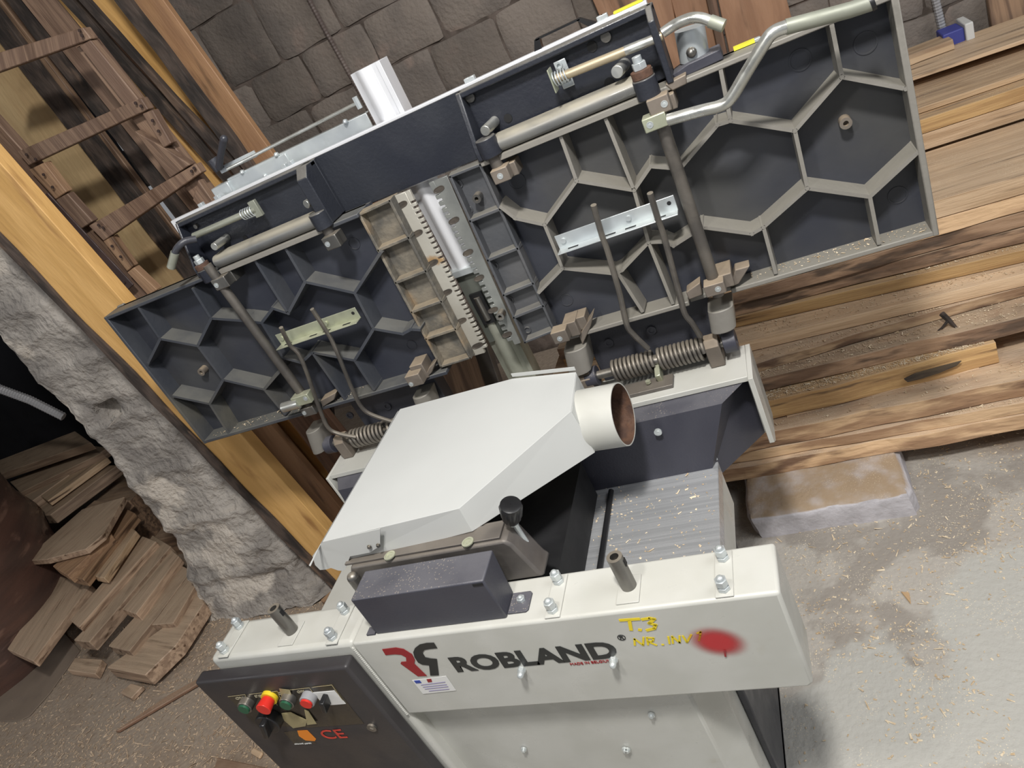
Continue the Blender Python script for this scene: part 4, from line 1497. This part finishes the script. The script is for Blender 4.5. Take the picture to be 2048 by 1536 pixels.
P(MB().box(-.553, -.522, .690, .6985, .205, .285), 'rail_slot', M_BLACKM)
P(MB().cyl((-.5375, .692, .215), (-.5375, .692, .275), .008, 16), 'threaded_spindle', M_STEEL)
AY = .712
a_, b_ = H(462, 372, 1, AY), H(738, 238, 1, AY)
P(MB().box(a_.x, b_.x, AY, AY + .003, a_.z - .016, a_.z + .016).box(a_.x, b_.x, AY, AY + .03, a_.z - .0165, a_.z - .014)
  .box(a_.x, b_.x, AY, AY + .03, a_.z + .014, a_.z + .0165), 'channel_arm', M_ZINC, label='zinc plated channel arm', bevel=.001)
P(MB().box(a_.x - .008, a_.x + .17, AY - .004, AY - .0005, a_.z - .014, a_.z + .013), 'arm_sleeve', M_ZINC, bevel=.001)
P(MB().box(a_.x - .045, a_.x + .005, AY - .012, AY + .03, a_.z - .018, a_.z + .012), 'arm_clamp', M_ZINC, bevel=.002)
P(MB().cyl((a_.x + .012, AY + .01, a_.z - .060), (a_.x + .006, AY + .01, a_.z - .010), .014, 20), 'arm_post', M_CHROME)
for px, py in ((690, 244), (552, 310), (484, 345), (505, 375), (530, 352)):
    c = H(px, py, 1, AY - .005)
    P(MB().cyl(c + V(0, .005, 0), c, .0055, 6).dome(c, (0, -1, 0), .0045), 'bolt', M_ZINC)
c0, c1 = H(455, 338, 1, AY), H(716, 205, 1, AY)
P(MB().cyl(c0, c1, .0035, 10), 'link_rod', M_CHROME)
c0, c1 = H(440, 345, 1, AY), H(512, 312, 1, AY)
P(MB().box(c0.x, c1.x, AY + .003, AY + .006, c0.z - .004, c0.z + .010), 'link_strip', M_ZINC)
c = H(716, 207, 1, AY)
P(MB().cyl(c + V(0, 0, -.01), c + V(0, 0, .014), .006, 6), 'bolt', M_ZINC)
c0, c1 = H(441, 340, 1, AY), H(424, 318, 1, AY)
P(MB().cyl(c0, c1, .012, 18), 'lever_hub', M_DARK, bevel=.001)
c2 = H(448, 278, 1, AY - .03)
P(MB().tube([H(438, 335, 1, AY - .01), H(441, 312, 1, AY - .02), c2], [.008, .0075, .0085], 12).dome(c2, (c2 - c0), .0085), 'lever', M_DARK,
  label='black clamping lever')

# ------------------------------------------------------------------ timber
def board_mesh(L_, wd, th, seg=10, wob=.0, bark=False, seed=0, chip=.0):
    """board along +x, front edge (y=0) can be waney"""
    vs = []
    for i in range(seg + 1):
        x = L_ * i / seg
        e_ = noise.noise(Vector((x * 5 + seed, seed, 0))) * wob
        e2 = noise.noise(Vector((x * 9 + seed, seed, 7))) * wob
        e3_ = noise.noise(Vector((x * 3 + seed, 3, seed))) * chip
        f0 = -abs(e_) if not bark else e_
        vs += [(x, f0, 0), (x, f0 + e2 * .8 + (wob * .8 if bark else 0), th), (x, wd, th), (x, wd, 0)]
        if chip:
            vs[-4] = (x, f0, e3_)
    fs = []
    for i in range(seg):
        b_ = i * 4
        for k in range(4):
            fs.append((b_ + k, b_ + (k + 1) % 4, b_ + 4 + (k + 1) % 4, b_ + 4 + k))
    fs += [(0, 3, 2, 1), (seg * 4, seg * 4 + 1, seg * 4 + 2, seg * 4 + 3)]
    fs = [tuple(reversed(f)) for f in fs]
    return vs, fs


def put_board(name, label, L_, wd, th, m_, origin, rz=0, rx=0, ry=0, seg=10, wob=.004, bark=False, chip=0, cat='board', group=None, bevel=.0015):
    mb_ = MB()
    mb_.add(*board_mesh(L_, wd, th, seg, wob, bark, random.uniform(0, 99), chip))
    o_ = mb_.build(name, m_, bevel=bevel, smooth=False)
    o_.location = origin
    o_.rotation_euler = (rx, ry, rz)
    tag(o_, label, cat, group)
    return o_


# the stack at the right: every board's front edge and height were read off the photograph and then levelled
W_RAW = mat('raw_edge_wood', (0.621, 0.419, 0.243), (0.338, 0.203, 0.115), scale=4, stretch=(1, 5, 5), rough=.8, dust=.75, dustc=(0.567, 0.432, 0.304), rand=.2, bump=1.0, bscale=16, c3=(0.176, 0.101, 0.0607), s3=5, r3=(.50, .66), speck=.6, ramp=(.40, .58))
W_RAWD = mat('raw_dark_edge_wood', (0.39, 0.247, 0.15), (0.195, 0.117, 0.0715), scale=4, stretch=(1, 5, 5), rough=.8, dust=.75, dustc=(0.494, 0.377, 0.26), rand=.2, bump=1.0, bscale=16, c3=(0.091, 0.0585, 0.039), s3=5, r3=(.48, .62), speck=.5, ramp=(.40, .58))
S = [  # z0, thickness, y front at x=-0.2, y front at x=0.6, x0, x1, depth, material, label, waney
    (-.660, .044, 1.004, 1.002, -.75, 1.5, .30, W_RAW, 'lowest board of the stack, waney edged, resting on the white aerated block', 1),
    (-.615, .030, 1.031, 1.010, -.75, 1.5, .30, W_RAW, 'thin board second from the bottom of the stack, showing only at the right', 1),
    (-.584, .052, 1.031, 1.039, -.75, 1.6, .32, W_RAW, 'third board up in the stack, brown with chips along its dusty top', 1),
    (-.530, .062, 1.078, 1.136, -.75, .53, .30, W_GOLD, 'board with a long black knot in its edge, ending short at the right', 1),
    (-.467, .042, 1.150, 1.155, -.75, 1.6, .32, W_RAWD, 'rough barked board just above the black-knotted one', 1),
    (-.424, .026, 1.185, 1.255, -.75, 1.5, .30, W_RAW, 'torn waney board with a dead stub hanging from its edge', 1),
    (-.397, .038, 1.277, 1.258, -.75, 1.6, .32, W_PALE, 'smooth pale edged board under the dusty ledge', 0),
    (-.358, .038, 1.377, 1.317, -.70, 1.6, .33, W_GOLD, 'bright yellow edged board in the middle of the stack', 0),
    (-.319, .042, 1.377, 1.346, -.70, 1.6, .33, W_RAWD, 'dark brown board with split edge above the yellow one', 1),
    (-.276, .040, 1.368, 1.354, -.40, 1.6, .33, W_RAWD, 'board with cracked bark edge below the table corner', 1),
    (-.235, .046, 1.371, 1.357, -.30, 1.6, .33, W_RAW, 'brown waney board right under the wide planed plank', 1),
    (-.188, .053, 1.376, 1.364, -.20, 1.6, .36, W_PALE, 'wide planed plank with pencil marks across its top', 0),
    (-.134, .052, 1.752, 1.735, -.10, 1.6, .45, W_PALE, 'cream edged board behind the wide plank', 0),
    (-.081, .044, 1.753, 1.733, -.10, 1.6, .45, W_GOLD, 'golden edged board behind the wide plank, second up', 0),
    (-.036, .018, 1.816, 1.786, -.05, 1.6, .42, W_OAK, 'thin board near the top of the stack, in the shade of the top one', 0),
]
for i, (z0_, th, yl, yr, x0_, x1_, dp, m_, lab, wn) in enumerate(S):
    slope = (yr - yl) / .8
    rz = math.atan(slope)
    put_board('board', lab, x1_ - x0_, dp if i < 11 else dp, th - .0012, m_, (x0_, yl + slope * (x0_ + .2), z0_), rz=rz, seg=70,
              wob=.009 if wn else .0015, bark=bool(wn), chip=.004 if wn else 0)
put_board('board', 'flat tan board on the very top of the stack', 1.7, .26, .012, W_PALE, (-.05, 2.04, .010), rz=-.10, rx=.0, seg=12, wob=.002)
# packers that hold the rear boards up
for i, (x_, z_, h_) in enumerate(((.3, -.660, .52), (1.2, -.660, .52))):
    pass
kq = [H(px, py, 1, 1.105) for px, py in ((1808, 758), (1830, 748), (1880, 736), (1925, 726), (1915, 735), (1880, 748), (1845, 758), (1815, 764))]
kp = MB().prism([V(q.x, 1.078 + (q.x + .2) * .0725 - .0105, q.z) for q in kq], (0, .004, 0))
o = kp.build('knot', mat('black_knot', (.05, .04, .035), (.12, .09, .06), scale=9, stretch=(1, 1, 6), rough=.8), bpy.data.objects['board.003'], smooth=False)
o.matrix_parent_inverse = bpy.data.objects['board.003'].matrix_basis.inverted()
# rear half of the stack, carrying the recessed top boards
for k in range(9):
    z_ = -.660 + k * .0575
    put_board('board', 'rear board of the stack, hidden behind the front row, layer %d' % (k + 1), 1.9, .50, .056, W_OAK, (-.2, 1.76, z_), seg=6,
              group='rear boards of the stack')
for o_ in bpy.data.objects:
    if o_.get('group') == 'rear boards of the stack':
        o_['label'] = 'rear board of the stack, almost hidden behind the front row'
# broken piece by the box and a small stub
put_board('board_offcut', 'split offcut lying beside the blue and white box', .30, .10, .03, W_OAK, (.43, 2.10, .024), rz=.02, seg=6, wob=.012, bark=True)
put_board('board_offcut', 'short end of a thin lath under the black-knotted board', .5, .10, .014, W_PALE, (-.02, 1.092, -.5445), rz=.072, seg=6, wob=.003)

# aerated block under the stack
ab = MB()
x0_, x1_, y0_, y1_, z0_, z1_ = -.190, .243, .840, 1.14, -T, -.661
nx, ny, nz3 = 22, 12, 6
idx = {}
vs, fs = [], []


def gp(i, j, k):
    key = (i, j, k)
    if key not in idx:
        p = Vector((x0_ + (x1_ - x0_) * i / nx, y0_ + (y1_ - y0_) * j / ny, z0_ + (z1_ - z0_) * k / nz3))
        q = noise.noise_vector(p * 22) * .0035 + noise.noise_vector(p * 60) * .0015
        ex = min(i, nx - i), min(j, ny - j), (nz3 - k)
        rd = 0
        if ex[1] == 0 and ex[2] == 0:
            p.z -= .004
            p.y += .004 if j == 0 else -.004
        if ex[0] == 0:
            s_ = 1 if i == 0 else -1
            p.x += s_ * (.006 + .012 * (j == 0) + .008 * (ex[2] == 0))
            if j == 0:
                p.y += .010
            if ex[2] == 0:
                p.z -= .006
        p.x += (.012 * (1 - k / nz3)) * (1 if i < nx / 2 else 1)
        if k == 0:
            q.z = 0
        idx[key] = len(vs)
        vs.append(p + q)
    return idx[key]


for i in range(nx):
    for j in range(ny):
        fs.append((gp(i, j, nz3), gp(i + 1, j, nz3), gp(i + 1, j + 1, nz3), gp(i, j + 1, nz3)))
        fs.append((gp(i, j, 0), gp(i, j + 1, 0), gp(i + 1, j + 1, 0), gp(i + 1, j, 0)))
for i in range(nx):
    for k in range(nz3):
        fs.append((gp(i, 0, k), gp(i + 1, 0, k), gp(i + 1, 0, k + 1), gp(i, 0, k + 1)))
        fs.append((gp(i + 1, ny, k), gp(i, ny, k), gp(i, ny, k + 1), gp(i + 1, ny, k + 1)))
for j in range(ny):
    for k in range(nz3):
        fs.append((gp(0, j + 1, k), gp(0, j, k), gp(0, j, k + 1), gp(0, j + 1, k + 1)))
        fs.append((gp(nx, j, k), gp(nx, j + 1, k), gp(nx, j + 1, k + 1), gp(nx, j, k + 1)))
tag(MB().add(vs, fs).build('aerated_block', M_AAC, sharp=60), 'white aerated concrete block under the end of the timber stack', 'block')
o = put_board('board', 'plain batten lying on the floor as a second bearer under the stack', .09, 1.0, .078, W_DARK, (1.15, 1.05, -T), seg=3)

# --- boards leaning on the wall: px quads projected on leaning planes
KL = .10
NL = Vector((0, 1, -KL)).normalized()


def lean(name, label, l0, l1, r1, r0, y0_, th, m_, cat='board', parent=None, wav=0, seg=10, bevel=.002, kind=None):
    """l0/l1 top and bottom of the left edge, r0/r1 of the right edge (photo pixels); y0_ = depth of the plane at floor level"""
    p0 = Vector((0, y0_, ZF))
    q = [HP(*p, p0, NL) for p in (l0, l1, r1, r0)]
    mid0, mid1 = (q[1] + q[2]) / 2, (q[0] + q[3]) / 2
    fr = frame_from(mid1 - mid0, (q[2] - q[1]), mid0)
    mb_ = MB()
    sd = random.uniform(0, 50)
    vs_ = []
    for i in range(seg + 1):
        t_ = i / seg
        a_ = q[1].lerp(q[0], t_)
        b_ = q[2].lerp(q[3], t_)
        wv = (b_ - a_).normalized()
        if wav:
            a_ = a_ + wv * noise.noise(Vector((t_ * 7, sd, 0))) * wav
            b_ = b_ + wv * noise.noise(Vector((t_ * 7, sd, 5))) * wav
        vs_ += [a_, b_, b_ + NL * th, a_ + NL * th]
    fs_ = []
    for i in range(seg):
        k = i * 4
        for j in range(4):
            fs_.append((k + j, k + (j + 1) % 4, k + 4 + (j + 1) % 4, k + 4 + j))
    fs_ += [(0, 3, 2, 1), (seg * 4, seg * 4 + 1, seg * 4 + 2, seg * 4 + 3)]
    mb_.add(vs_, fs_)
    o_ = mb_.build(name, m_, bevel=bevel, seg=1, smooth=False, frame=fr)
    bm_ = o_.data
    if parent:
        o_.parent = parent
        o_.matrix_parent_inverse = Matrix()
        o_.matrix_local = parent.matrix_world.inverted() @ fr
        if label:
            o_['label'] = label
    else:
        tag(o_, label, cat, None, kind)
    return o_


PB = 1.06
KS0 = NL
NL = Vector((0, 1, .02)).normalized()
lean('plank', 'wide yellow plank leaning beside the cement pillar, with a bark edge', (-45, 440), (690, 1195), (712, 1128), (-45, 275), .87, .045, W_YEL, 'plank')
lean('bark_slab', 'strip of rough bark along the yellow plank beside the pillar', (-45, 448), (672, 1190), (700, 1196), (-45, 425), .862, .05, M_BARK, 'bark', wav=.012, seg=26)
NL = KS0
lean('plank', 'brown leaning plank showing below the left table, next to the yellow one', (385, 770), (640, 1150), (720, 1062), (450, 740), PB, .03, W_ORANGE, 'plank')
lean('plank', 'tan leaning plank below the left table, in the middle of three', (455, 775), (720, 1110), (760, 1020), (520, 770), PB + .06, .03, W_YEL, 'plank')
lean('plank', 'reddish leaning plank nearest the machine below the left table', (525, 770), (740, 1060), (790, 1000), (600, 760), PB + .02, .03, W_RED, 'plank')
def strip(name, lab, l, r, y0_, th, m_, cat='board', **k):
    """leaning strip through two photo points on each edge, continued up out of the frame and down to the floor"""
    def ext(p, q, t_):
        return (p[0] + (q[0] - p[0]) * t_, p[1] + (q[1] - p[1]) * t_)
    lean(name, lab, ext(*l, -.8), ext(*l, 2.6), ext(*r, 2.6), ext(*r, -.8), y0_, th, m_, cat, **k)


strip('plank', 'wide cream coloured board behind the ladder', ((-70, 175), (155, 500)), ((41, 137), (254, 410)), 1.24, .022, W_CREAM)
strip('plank', 'dark barked board behind the ladder, beside the cream board', ((38, 137), (251, 410)), ((74, 125), (285, 400)), 1.205, .022, M_BARK, wav=.008, seg=30)
strip('plank', 'narrow brown board behind the ladder between two barked ones', ((66, 120), (270, 400)), ((86, 112), (300, 395)), 1.232, .022, W_DARK)
strip('plank', 'second dark barked board behind the ladder', ((88, 100), (310, 385)), ((134, 104), (336, 358)), 1.178, .022, M_BARK, wav=.010, seg=30)
strip('plank', 'greyish brown plank behind the right rail of the ladder', ((122, 100), (322, 350)), ((180, 60), (390, 330)), 1.152, .022, W_OLD)
strip('plank', 'yellow striped plank right of the ladder', ((175, 72), (384, 325)), ((192, 62), (420, 325)), 1.126, .022, W_YEL)
strip('plank', 'barked slab right of the ladder, darkest of the leaning boards', ((122, 0), (292, 191)), ((146, 0), (306, 182)), 1.075, .022, M_BARK, wav=.010, seg=30)
strip('plank', 'reddish narrow plank between the barked slabs', ((146, 0), (306, 184)), ((162, 0), (330, 176)), 1.100, .022, W_RED)
strip('plank', 'second barked slab, curving beside the yellow strip', ((156, 0), (318, 180)), ((172, 0), (334, 178)), 1.050, .022, M_BARK, wav=.010, seg=30)
strip('plank', 'narrow yellow plank showing between two barked slabs at top left', ((168, 0), (330, 178)), ((246, 0), (390, 190)), 1.150, .022, W_YEL)
strip('plank', 'barked slab along the orange plank at top left', ((226, 0), (372, 190)), ((260, 0), (400, 188)), 1.025, .022, M_BARK, wav=.009, seg=30)
strip('plank', 'smooth orange plank nearest the block wall at top left', ((252, 0), (392, 188)), ((326, 0), (458, 185)), 1.078, .022, W_ORANGE)
lean('plank', 'sawn orange board end visible under the fence', (662, 383), (1105, 1120), (1210, 1120), (752, 402), 1.18, .03, W_PLY, 'board')
lean('plank', 'dim brown plank visible between the tables and the hood', (850, 640), (1055, 1260), (1165, 1260), (935, 640), 1.0, .03, W_DARK, 'board')
lean('plank', 'dark standing pole between the table and the rail', (925, 640), (1150, 1290), (1180, 1290), (955, 640), .80, .03, M_CARRIER, 'pole')
# boards standing by the wall at the top right
KS = NL
NL = Vector((0, 1, -.05)).normalized()
lean('board', 'orange board standing at the wall behind the fence end, leftmost of four', (1109, -180), (1325, 330), (1400, 300), (1308, -180), 2.12, .03, W_PLY)
lean('board', 'second orange board standing at the wall, behind the bent handle', (1295, -180), (1420, 300), (1478, 300), (1373, -180), 2.14, .03, W_PLY)
lean('board', 'narrow standing board beside the dark gap at the wall', (1372, -180), (1480, 300), (1492, 300), (1397, -180), 2.09, .05, W_RED)
lean('board', 'broad reddish board standing right of the dark gap', (1398, -180), (1500, 300), (1640, 250), (1526, -180), 2.14, .03, W_PLY)
lean('board', 'standing board at the top right corner above the stack', (1972, -30), (1985, 60), (2120, 40), (2100, -30), 2.20, .03, W_DARK)
NL = KS

# --- home made ladder leaning on the boards
LAD = empty('ladder', HP(150, 300, (0, .98, ZF), NL))
tag(LAD, 'old home made wooden ladder leaning at the left, with nailed rungs', 'ladder')


def lp(name, a, b_, c_, d_, y, th, m_, label=None):
    return lean(name, label, a, b_, c_, d_, y, th, m_, parent=LAD, seg=2)


bpy.context.view_layer.update()
lp('stile', (-60, 255), (254, 606), (320, 606), (-60, 185), 1.00, .035, W_OLD)
lp('stile', (152, 96), (420, 440), (452, 425), (180, 78), 1.00, .035, W_OLD)
lp('rung', (-25, 112), (-25, 152), (182, 78), (165, 55), .968, .03, W_OLD)
lp('rung', (33, 304), (57, 331), (296, 219), (281, 196), .968, .03, W_OLD)
lp('rung', (177, 452), (207, 482), (402, 346), (390, 328), .968, .03, W_OLD)
for q in (((57, 340), (111, 399), (133, 384), (88, 325)), ((206, 483), (254, 543), (266, 533), (223, 473)), ((254, 545), (296, 591), (314, 580), (267, 535)),
          ((111, 400), (162, 458), (185, 443), (134, 387)), ((158, 92), (262, 225), (284, 208), (180, 80)), ((284, 228), (327, 296), (342, 287), (304, 220)),
          ((268, 262), (340, 356), (380, 330), (328, 296)), ((385, 400), (420, 440), (440, 425), (396, 360))):
    lp('cleat', *q, .970, .028, W_FRESH if q[0][0] in (57, 206, 254) else W_OLD)
lp('metal_strap', (82, 398), (254, 582), (267, 570), (94, 385), .962, .006, M_STRAP, 'rusty metal strap')
for px, py in ((91, 402), (144, 460), (206, 527), (248, 566), (54, 309), (72, 318), (88, 349), (106, 374), (160, 61), (165, 71), (207, 455), (198, 450),
               (225, 492), (242, 513), (272, 206), (283, 212), (389, 336), (384, 342), (306, 241), (318, 262)):
    c = HP(px, py, (0, .9605, ZF), NL)
    mb_ = MB().cyl(c, c - NL * .004, .0045, 8)
    o = mb_.build('nail', M_NAIL, LAD)
    o.matrix_parent_inverse = Matrix()
    o.location = -Vector(LAD.location)

# ------------------------------------------------------------------ firewood pile left of the pillar
def slab(name, label, pxs, z, t_, m_, cat='board', bark=False, group=None, tilt=(0, 0), seg=1):
    q = [H(px, py, 2, z) for px, py in pxs]
    c = sum(q, Vector()) / len(q)
    for p_ in q:
        p_.z += (p_.x - c.x) * tilt[0] + (p_.y - c.y) * tilt[1]
    # longest edge gives the grain direction
    best = max(range(len(q)), key=lambda i: (q[(i + 1) % len(q)] - q[i]).length)
    d = q[(best + 1) % len(q)] - q[best]
    fr = frame_from(d, Vector((-d.y, d.x, 0)), q[0])
    o_ = MB().prism(q, (0, 0, -t_)).build(name, m_, bevel=.003, seg=1, smooth=False, frame=fr)
    return tag(o_, label, cat, group)


slab('board', 'long reddish board at the very top of the pile, beside the dark gap', [(-40, 935), (150, 862), (182, 885), (-40, 962)], -.22, .045, W_PILE)
slab('board', 'second board from the top of the pile, in the shade', [(18, 962), (150, 905), (205, 905), (40, 985)], -.30, .04, W_PILE)
slab('board', 'bark sided board pointing left out of the pile', [(15, 998), (172, 889), (215, 895), (50, 1012)], -.33, .05, W_PILE)
slab('board', 'narrow lit board lying beside the bark sided one', [(78, 990), (192, 905), (215, 915), (95, 1002)], -.335, .035, W_PALE)
slab('board', 'square ended thick board below the lit one', [(42, 1032), (185, 930), (235, 930), (100, 1030)], -.38, .06, W_PILE)
slab('board', 'shaded board lying under the big plank of the pile', [(70, 1100), (190, 1000), (260, 1000), (150, 1110)], -.44, .04, W_DARK)
slab('plank', 'wide split plank lying across the top of the pile', [(46, 1122), (165, 1018), (249, 993), (218, 1047), (205, 1070), (171, 1098), (92, 1119)], -.385, .03, W_PILE)
slab('board', 'pale board with a chewed end under the split plank', [(105, 1132), (212, 1052), (222, 1068), (135, 1151)], -.425, .05, W_FRESH)
slab('board', 'long pale board with a staple, right of the chewed one', [(138, 1152), (250, 1016), (270, 1026), (165, 1158)], -.455, .05, W_FRESH)
slab('board', 'narrow pale board at the right of the three pale ones', [(186, 1152), (262, 1054), (272, 1062), (208, 1156)], -.490, .035, W_PALE)
slab('plank', 'dusty plank leaning out at the left edge of the pile', [(14, 1298), (112, 1150), (182, 1168), (66, 1322)], -.56, .04, W_PILE)
slab('board', 'brown board just right of the dusty plank', [(140, 1240), (285, 1072), (312, 1082), (158, 1254)], -.54, .05, W_PILE)
slab('board', 'round edged board sprinkled with sawdust, with a curved cut end', [(147, 1280), (212, 1215), (305, 1070), (342, 1092), (216, 1240), (178, 1284)], -.57, .055, W_PILE)
slab('board', 'furrowed board between the sawdust covered one and the curved one', [(244, 1218), (342, 1098), (358, 1112), (272, 1228)], -.585, .045, W_PILE)
slab('board', 'curved board with a torn end near the floor', [(216, 1292), (300, 1200), (350, 1124), (382, 1140), (320, 1225), (258, 1302)], -.625, .05, W_PILE)
slab('board', 'short board wedged against the pillar foot', [(300, 1250), (380, 1146), (396, 1162), (346, 1246)], -.63, .05, W_PILE)
slab('board', 'thick square board in front of the pile, sawdust on top', [(213, 1335), (330, 1252), (392, 1178), (408, 1205), (352, 1290), (290, 1350)], -.655, .06, W_PILE)
slab('board', 'thin lath on the floor between the pile and the pillar foot', [(340, 1290), (404, 1212), (412, 1222), (356, 1296)], -.705, .03, W_PILE)
slab('board_offcut', 'small square offcut lying in front of the pile', [(134, 1340), (150, 1315), (204, 1318), (190, 1348)], -.70, .035, W_PILE, cat='offcut')
slab('board_offcut', 'small triangular offcut on the floor before the thick board', [(240, 1385), (262, 1366), (285, 1372), (262, 1396)], -.715, .02, W_PILE, cat='offcut')
slab('stick', 'long thin reddish stick lying on the floor', [(229, 1462), (335, 1390), (392, 1358), (394, 1368), (340, 1400), (236, 1461)], -.722, .014, W_RED, cat='stick')
slab('board', 'reddish board end at the bottom edge beside the control door', [(420, 1560), (434, 1514), (560, 1540), (560, 1580)], -.71, .028, W_RED)
slab('wood_chip', 'small tan wood piece on the floor next to the control door', [(500, 1505), (506, 1494), (525, 1504), (518, 1516)], -.728, .01, W_PALE, cat='chip')
slab('wood_chip', 'yellow triangular chip on the bare concrete at the right', [(1801, 1182), (1818, 1184), (1822, 1208)], -.735, .003, W_GOLD, cat='chip')
slab('board_offcut', 'short upright looking stake between the hood and the pillar', [(640, 1200), (672, 1172), (680, 1182), (650, 1206)], -.70, .03, W_FRESH, cat='offcut')
# hidden core that carries the pile
for k, (x0_, x1_, y0_, y1_, zt_) in enumerate(((-3.5, -3.15, 1.25, 1.9, -.49), (-2.98, -2.76, 1.3, 1.7, -.635))):
    o = MB().box(x0_, x1_, y0_, y1_, ZF, zt_).build('timber_baulk', W_DARK, smooth=False)
    tag(o, ('thick', 'smaller')[k] + ' timber baulk buried under the firewood pile', 'timber')

# sheet on the floor and the film wrapped bundle at the left edge
slab('floor_sheet', 'dusty brown sheet with a rounded corner on the floor at the left edge', [(-60, 1260), (120, 1255), (160, 1300), (100, 1385), (58, 1432), (40, 1441), (-60, 1446)], -.734, .005, M_SHEET, cat='sheet')
mb_ = MB()
cx, cy = -4.02, .84
n, m = 60, 26
vs = []
for j in range(m + 1):
    z = -.733 + 1.15 * j / m
    for k in range(n):
        a = 2 * math.pi * k / n
        rr = .74 + .05 * math.sin(j / m * 3) + .03 * noise.noise(Vector((math.cos(a) * 2, math.sin(a) * 2, z * 3))) + .010 * math.sin(a * 9 + z * 22) + \
            .006 * noise.noise(Vector((a * 6, z * 25, 0)))
        vs.append((cx + rr * math.cos(a), cy + rr * .8 * math.sin(a), z))
fs = [(j * n + k, j * n + (k + 1) % n, (j + 1) * n + (k + 1) % n, (j + 1) * n + k) for j in range(m) for k in range(n)]
fs.append(tuple(m * n + k for k in range(n)))
mb_.add(vs, fs)
tag(mb_.build('wrapped_bundle', M_WRAP, sharp=80), 'dark brown film wrapped bundle standing at the left edge', 'bundle')

# ------------------------------------------------------------------ wood chips
def flakes(name, n, fn, label, sz=(.003, .009), cols=None, parent=None):
    vs, fs = [], []
    for i in range(n):
        p_ = fn()
        if p_ is None:
            continue
        L_ = random.uniform(*sz) * (1 if random.random() < .93 else 2.6)
        w_ = random.uniform(.35, .8) * min(L_, .006)
        a = random.uniform(0, 6.283)
        u_ = Vector((math.cos(a), math.sin(a), random.uniform(-.25, .25))) * L_ / 2
        v_ = Vector((-math.sin(a), math.cos(a), random.uniform(-.4, .4))) * w_ / 2
        h_ = abs(u_.z) + abs(v_.z) + .0006
        c_ = p_ + Vector((0, 0, h_))
        k = len(vs)
        up = Vector((0, 0, .0006))
        vs += [c_ - u_ - v_, c_ + u_ - v_ * .6, c_ + u_ + v_ * .7, c_ - u_ + v_, c_ + up]
        fs += [(k, k + 1, k + 4), (k + 1, k + 2, k + 4), (k + 2, k + 3, k + 4), (k + 3, k, k + 4)]
    o_ = MB().add(vs, fs).build(name, cols, parent, smooth=False)
    return o_


M_CHIP = mat('chip_wood', (.78, .66, .48), (.52, .38, .23), scale=60, rough=.8)
M_CHIPD = mat('dull_chip_wood', (.70, .54, .38), (.42, .30, .20), scale=60, rough=.85)


def floor_right():
    x = random.uniform(-.15, 1.5)
    y = random.uniform(-.3, 1.5)
    d_ = noise.noise(Vector((x * 3, y * 3, 0))) + noise.noise(Vector((x * 9, y * 9, 3))) * .6
    want = .10 + (y > .55) * .25 + .55 * (d_ > .25) + .5 * (x > .62 and .25 < y < .6 and d_ > -.1)
    return Vector((x, y, ZF)) if random.random() < want else None


def floor_left():
    x = random.uniform(-3.4, -1.1)
    y = random.uniform(-.6, 1.1)
    d_ = noise.noise(Vector((x * 2.5, y * 2.5, 9)))
    return Vector((x, y, ZF)) if random.random() < .45 + .6 * d_ + .3 * (x > -2.5) else None


tag(flakes('wood_chips', 24000, floor_right, '', (.002, .008), M_CHIP), 'pale wood chips scattered over the bare concrete at the right', 'wood chips', kind='stuff')
tag(flakes('wood_chips', 32000, floor_left, '', (.004, .014), M_CHIPD), 'dull wood shavings covering the floor at the left', 'wood chips', kind='stuff')


def stack_tops():
    i = random.choice((1, 2, 3, 3, 3, 4, 4, 5, 6, 7))
    z0_, th, yl, yr, x0_, x1_, dp, m_, lab, wn = S[i]
    nx_ = S[i + 1]
    x = random.uniform(-.2, min(x1_, 1.1) - .03)
    yf = yl + (yr - yl) / .8 * (x + .2)
    yb_ = nx_[2] + (nx_[3] - nx_[2]) / .8 * (x + .2)
    if yb_ - yf < .02 or (i == 2 and x < .50 and random.random() < .5):
        return None
    return Vector((x, random.uniform(yf + .012, yb_ - .002), z0_ + th))


tag(flakes('sawdust', 5200, stack_tops, '', (.0015, .005), M_CHIP), 'sawdust lying on the ledges of the stacked boards', 'sawdust', kind='stuff')
bl = []
o = flakes('sawdust', 500, lambda: Vector((random.uniform(-.55, -.13), random.uniform(.12, .48), -.158)), '', (.0015, .005), M_CHIP, PL)
o.location = OFF
o['kind'] = 'stuff'
o = flakes('sawdust', 260, lambda: Vector((random.uniform(.0, .34) if random.random() < .6 else random.uniform(-1.4, -.9), random.uniform(.61, .645), ZB + .010)), '', (.0015, .004), M_CHIP, PL)
o.location = OFF
o['kind'] = 'stuff'
# dead twig stub hanging out of the stack
c = H(1897, 640, 1, 1.20)
tw = MB().tube([c + V(-.01, .02, .012), c, c + V(.012, -.015, -.02), c + V(.022, -.02, -.045)], [.008, .007, .004, .002], 7)
tw.tube([c, c + V(-.02, -.012, -.012), c + V(-.032, -.014, -.016)], [.004, .003, .001], 6)
tag(tw.build('twig', M_BARK), 'dead twig stub sticking out between the stacked boards', 'twig')

# ------------------------------------------------------------------ stand everything on the floor at height 0
for o_ in scene.objects:
    if o_.parent is None and o_.type in ('MESH', 'EMPTY'):
        o_.location.z += T
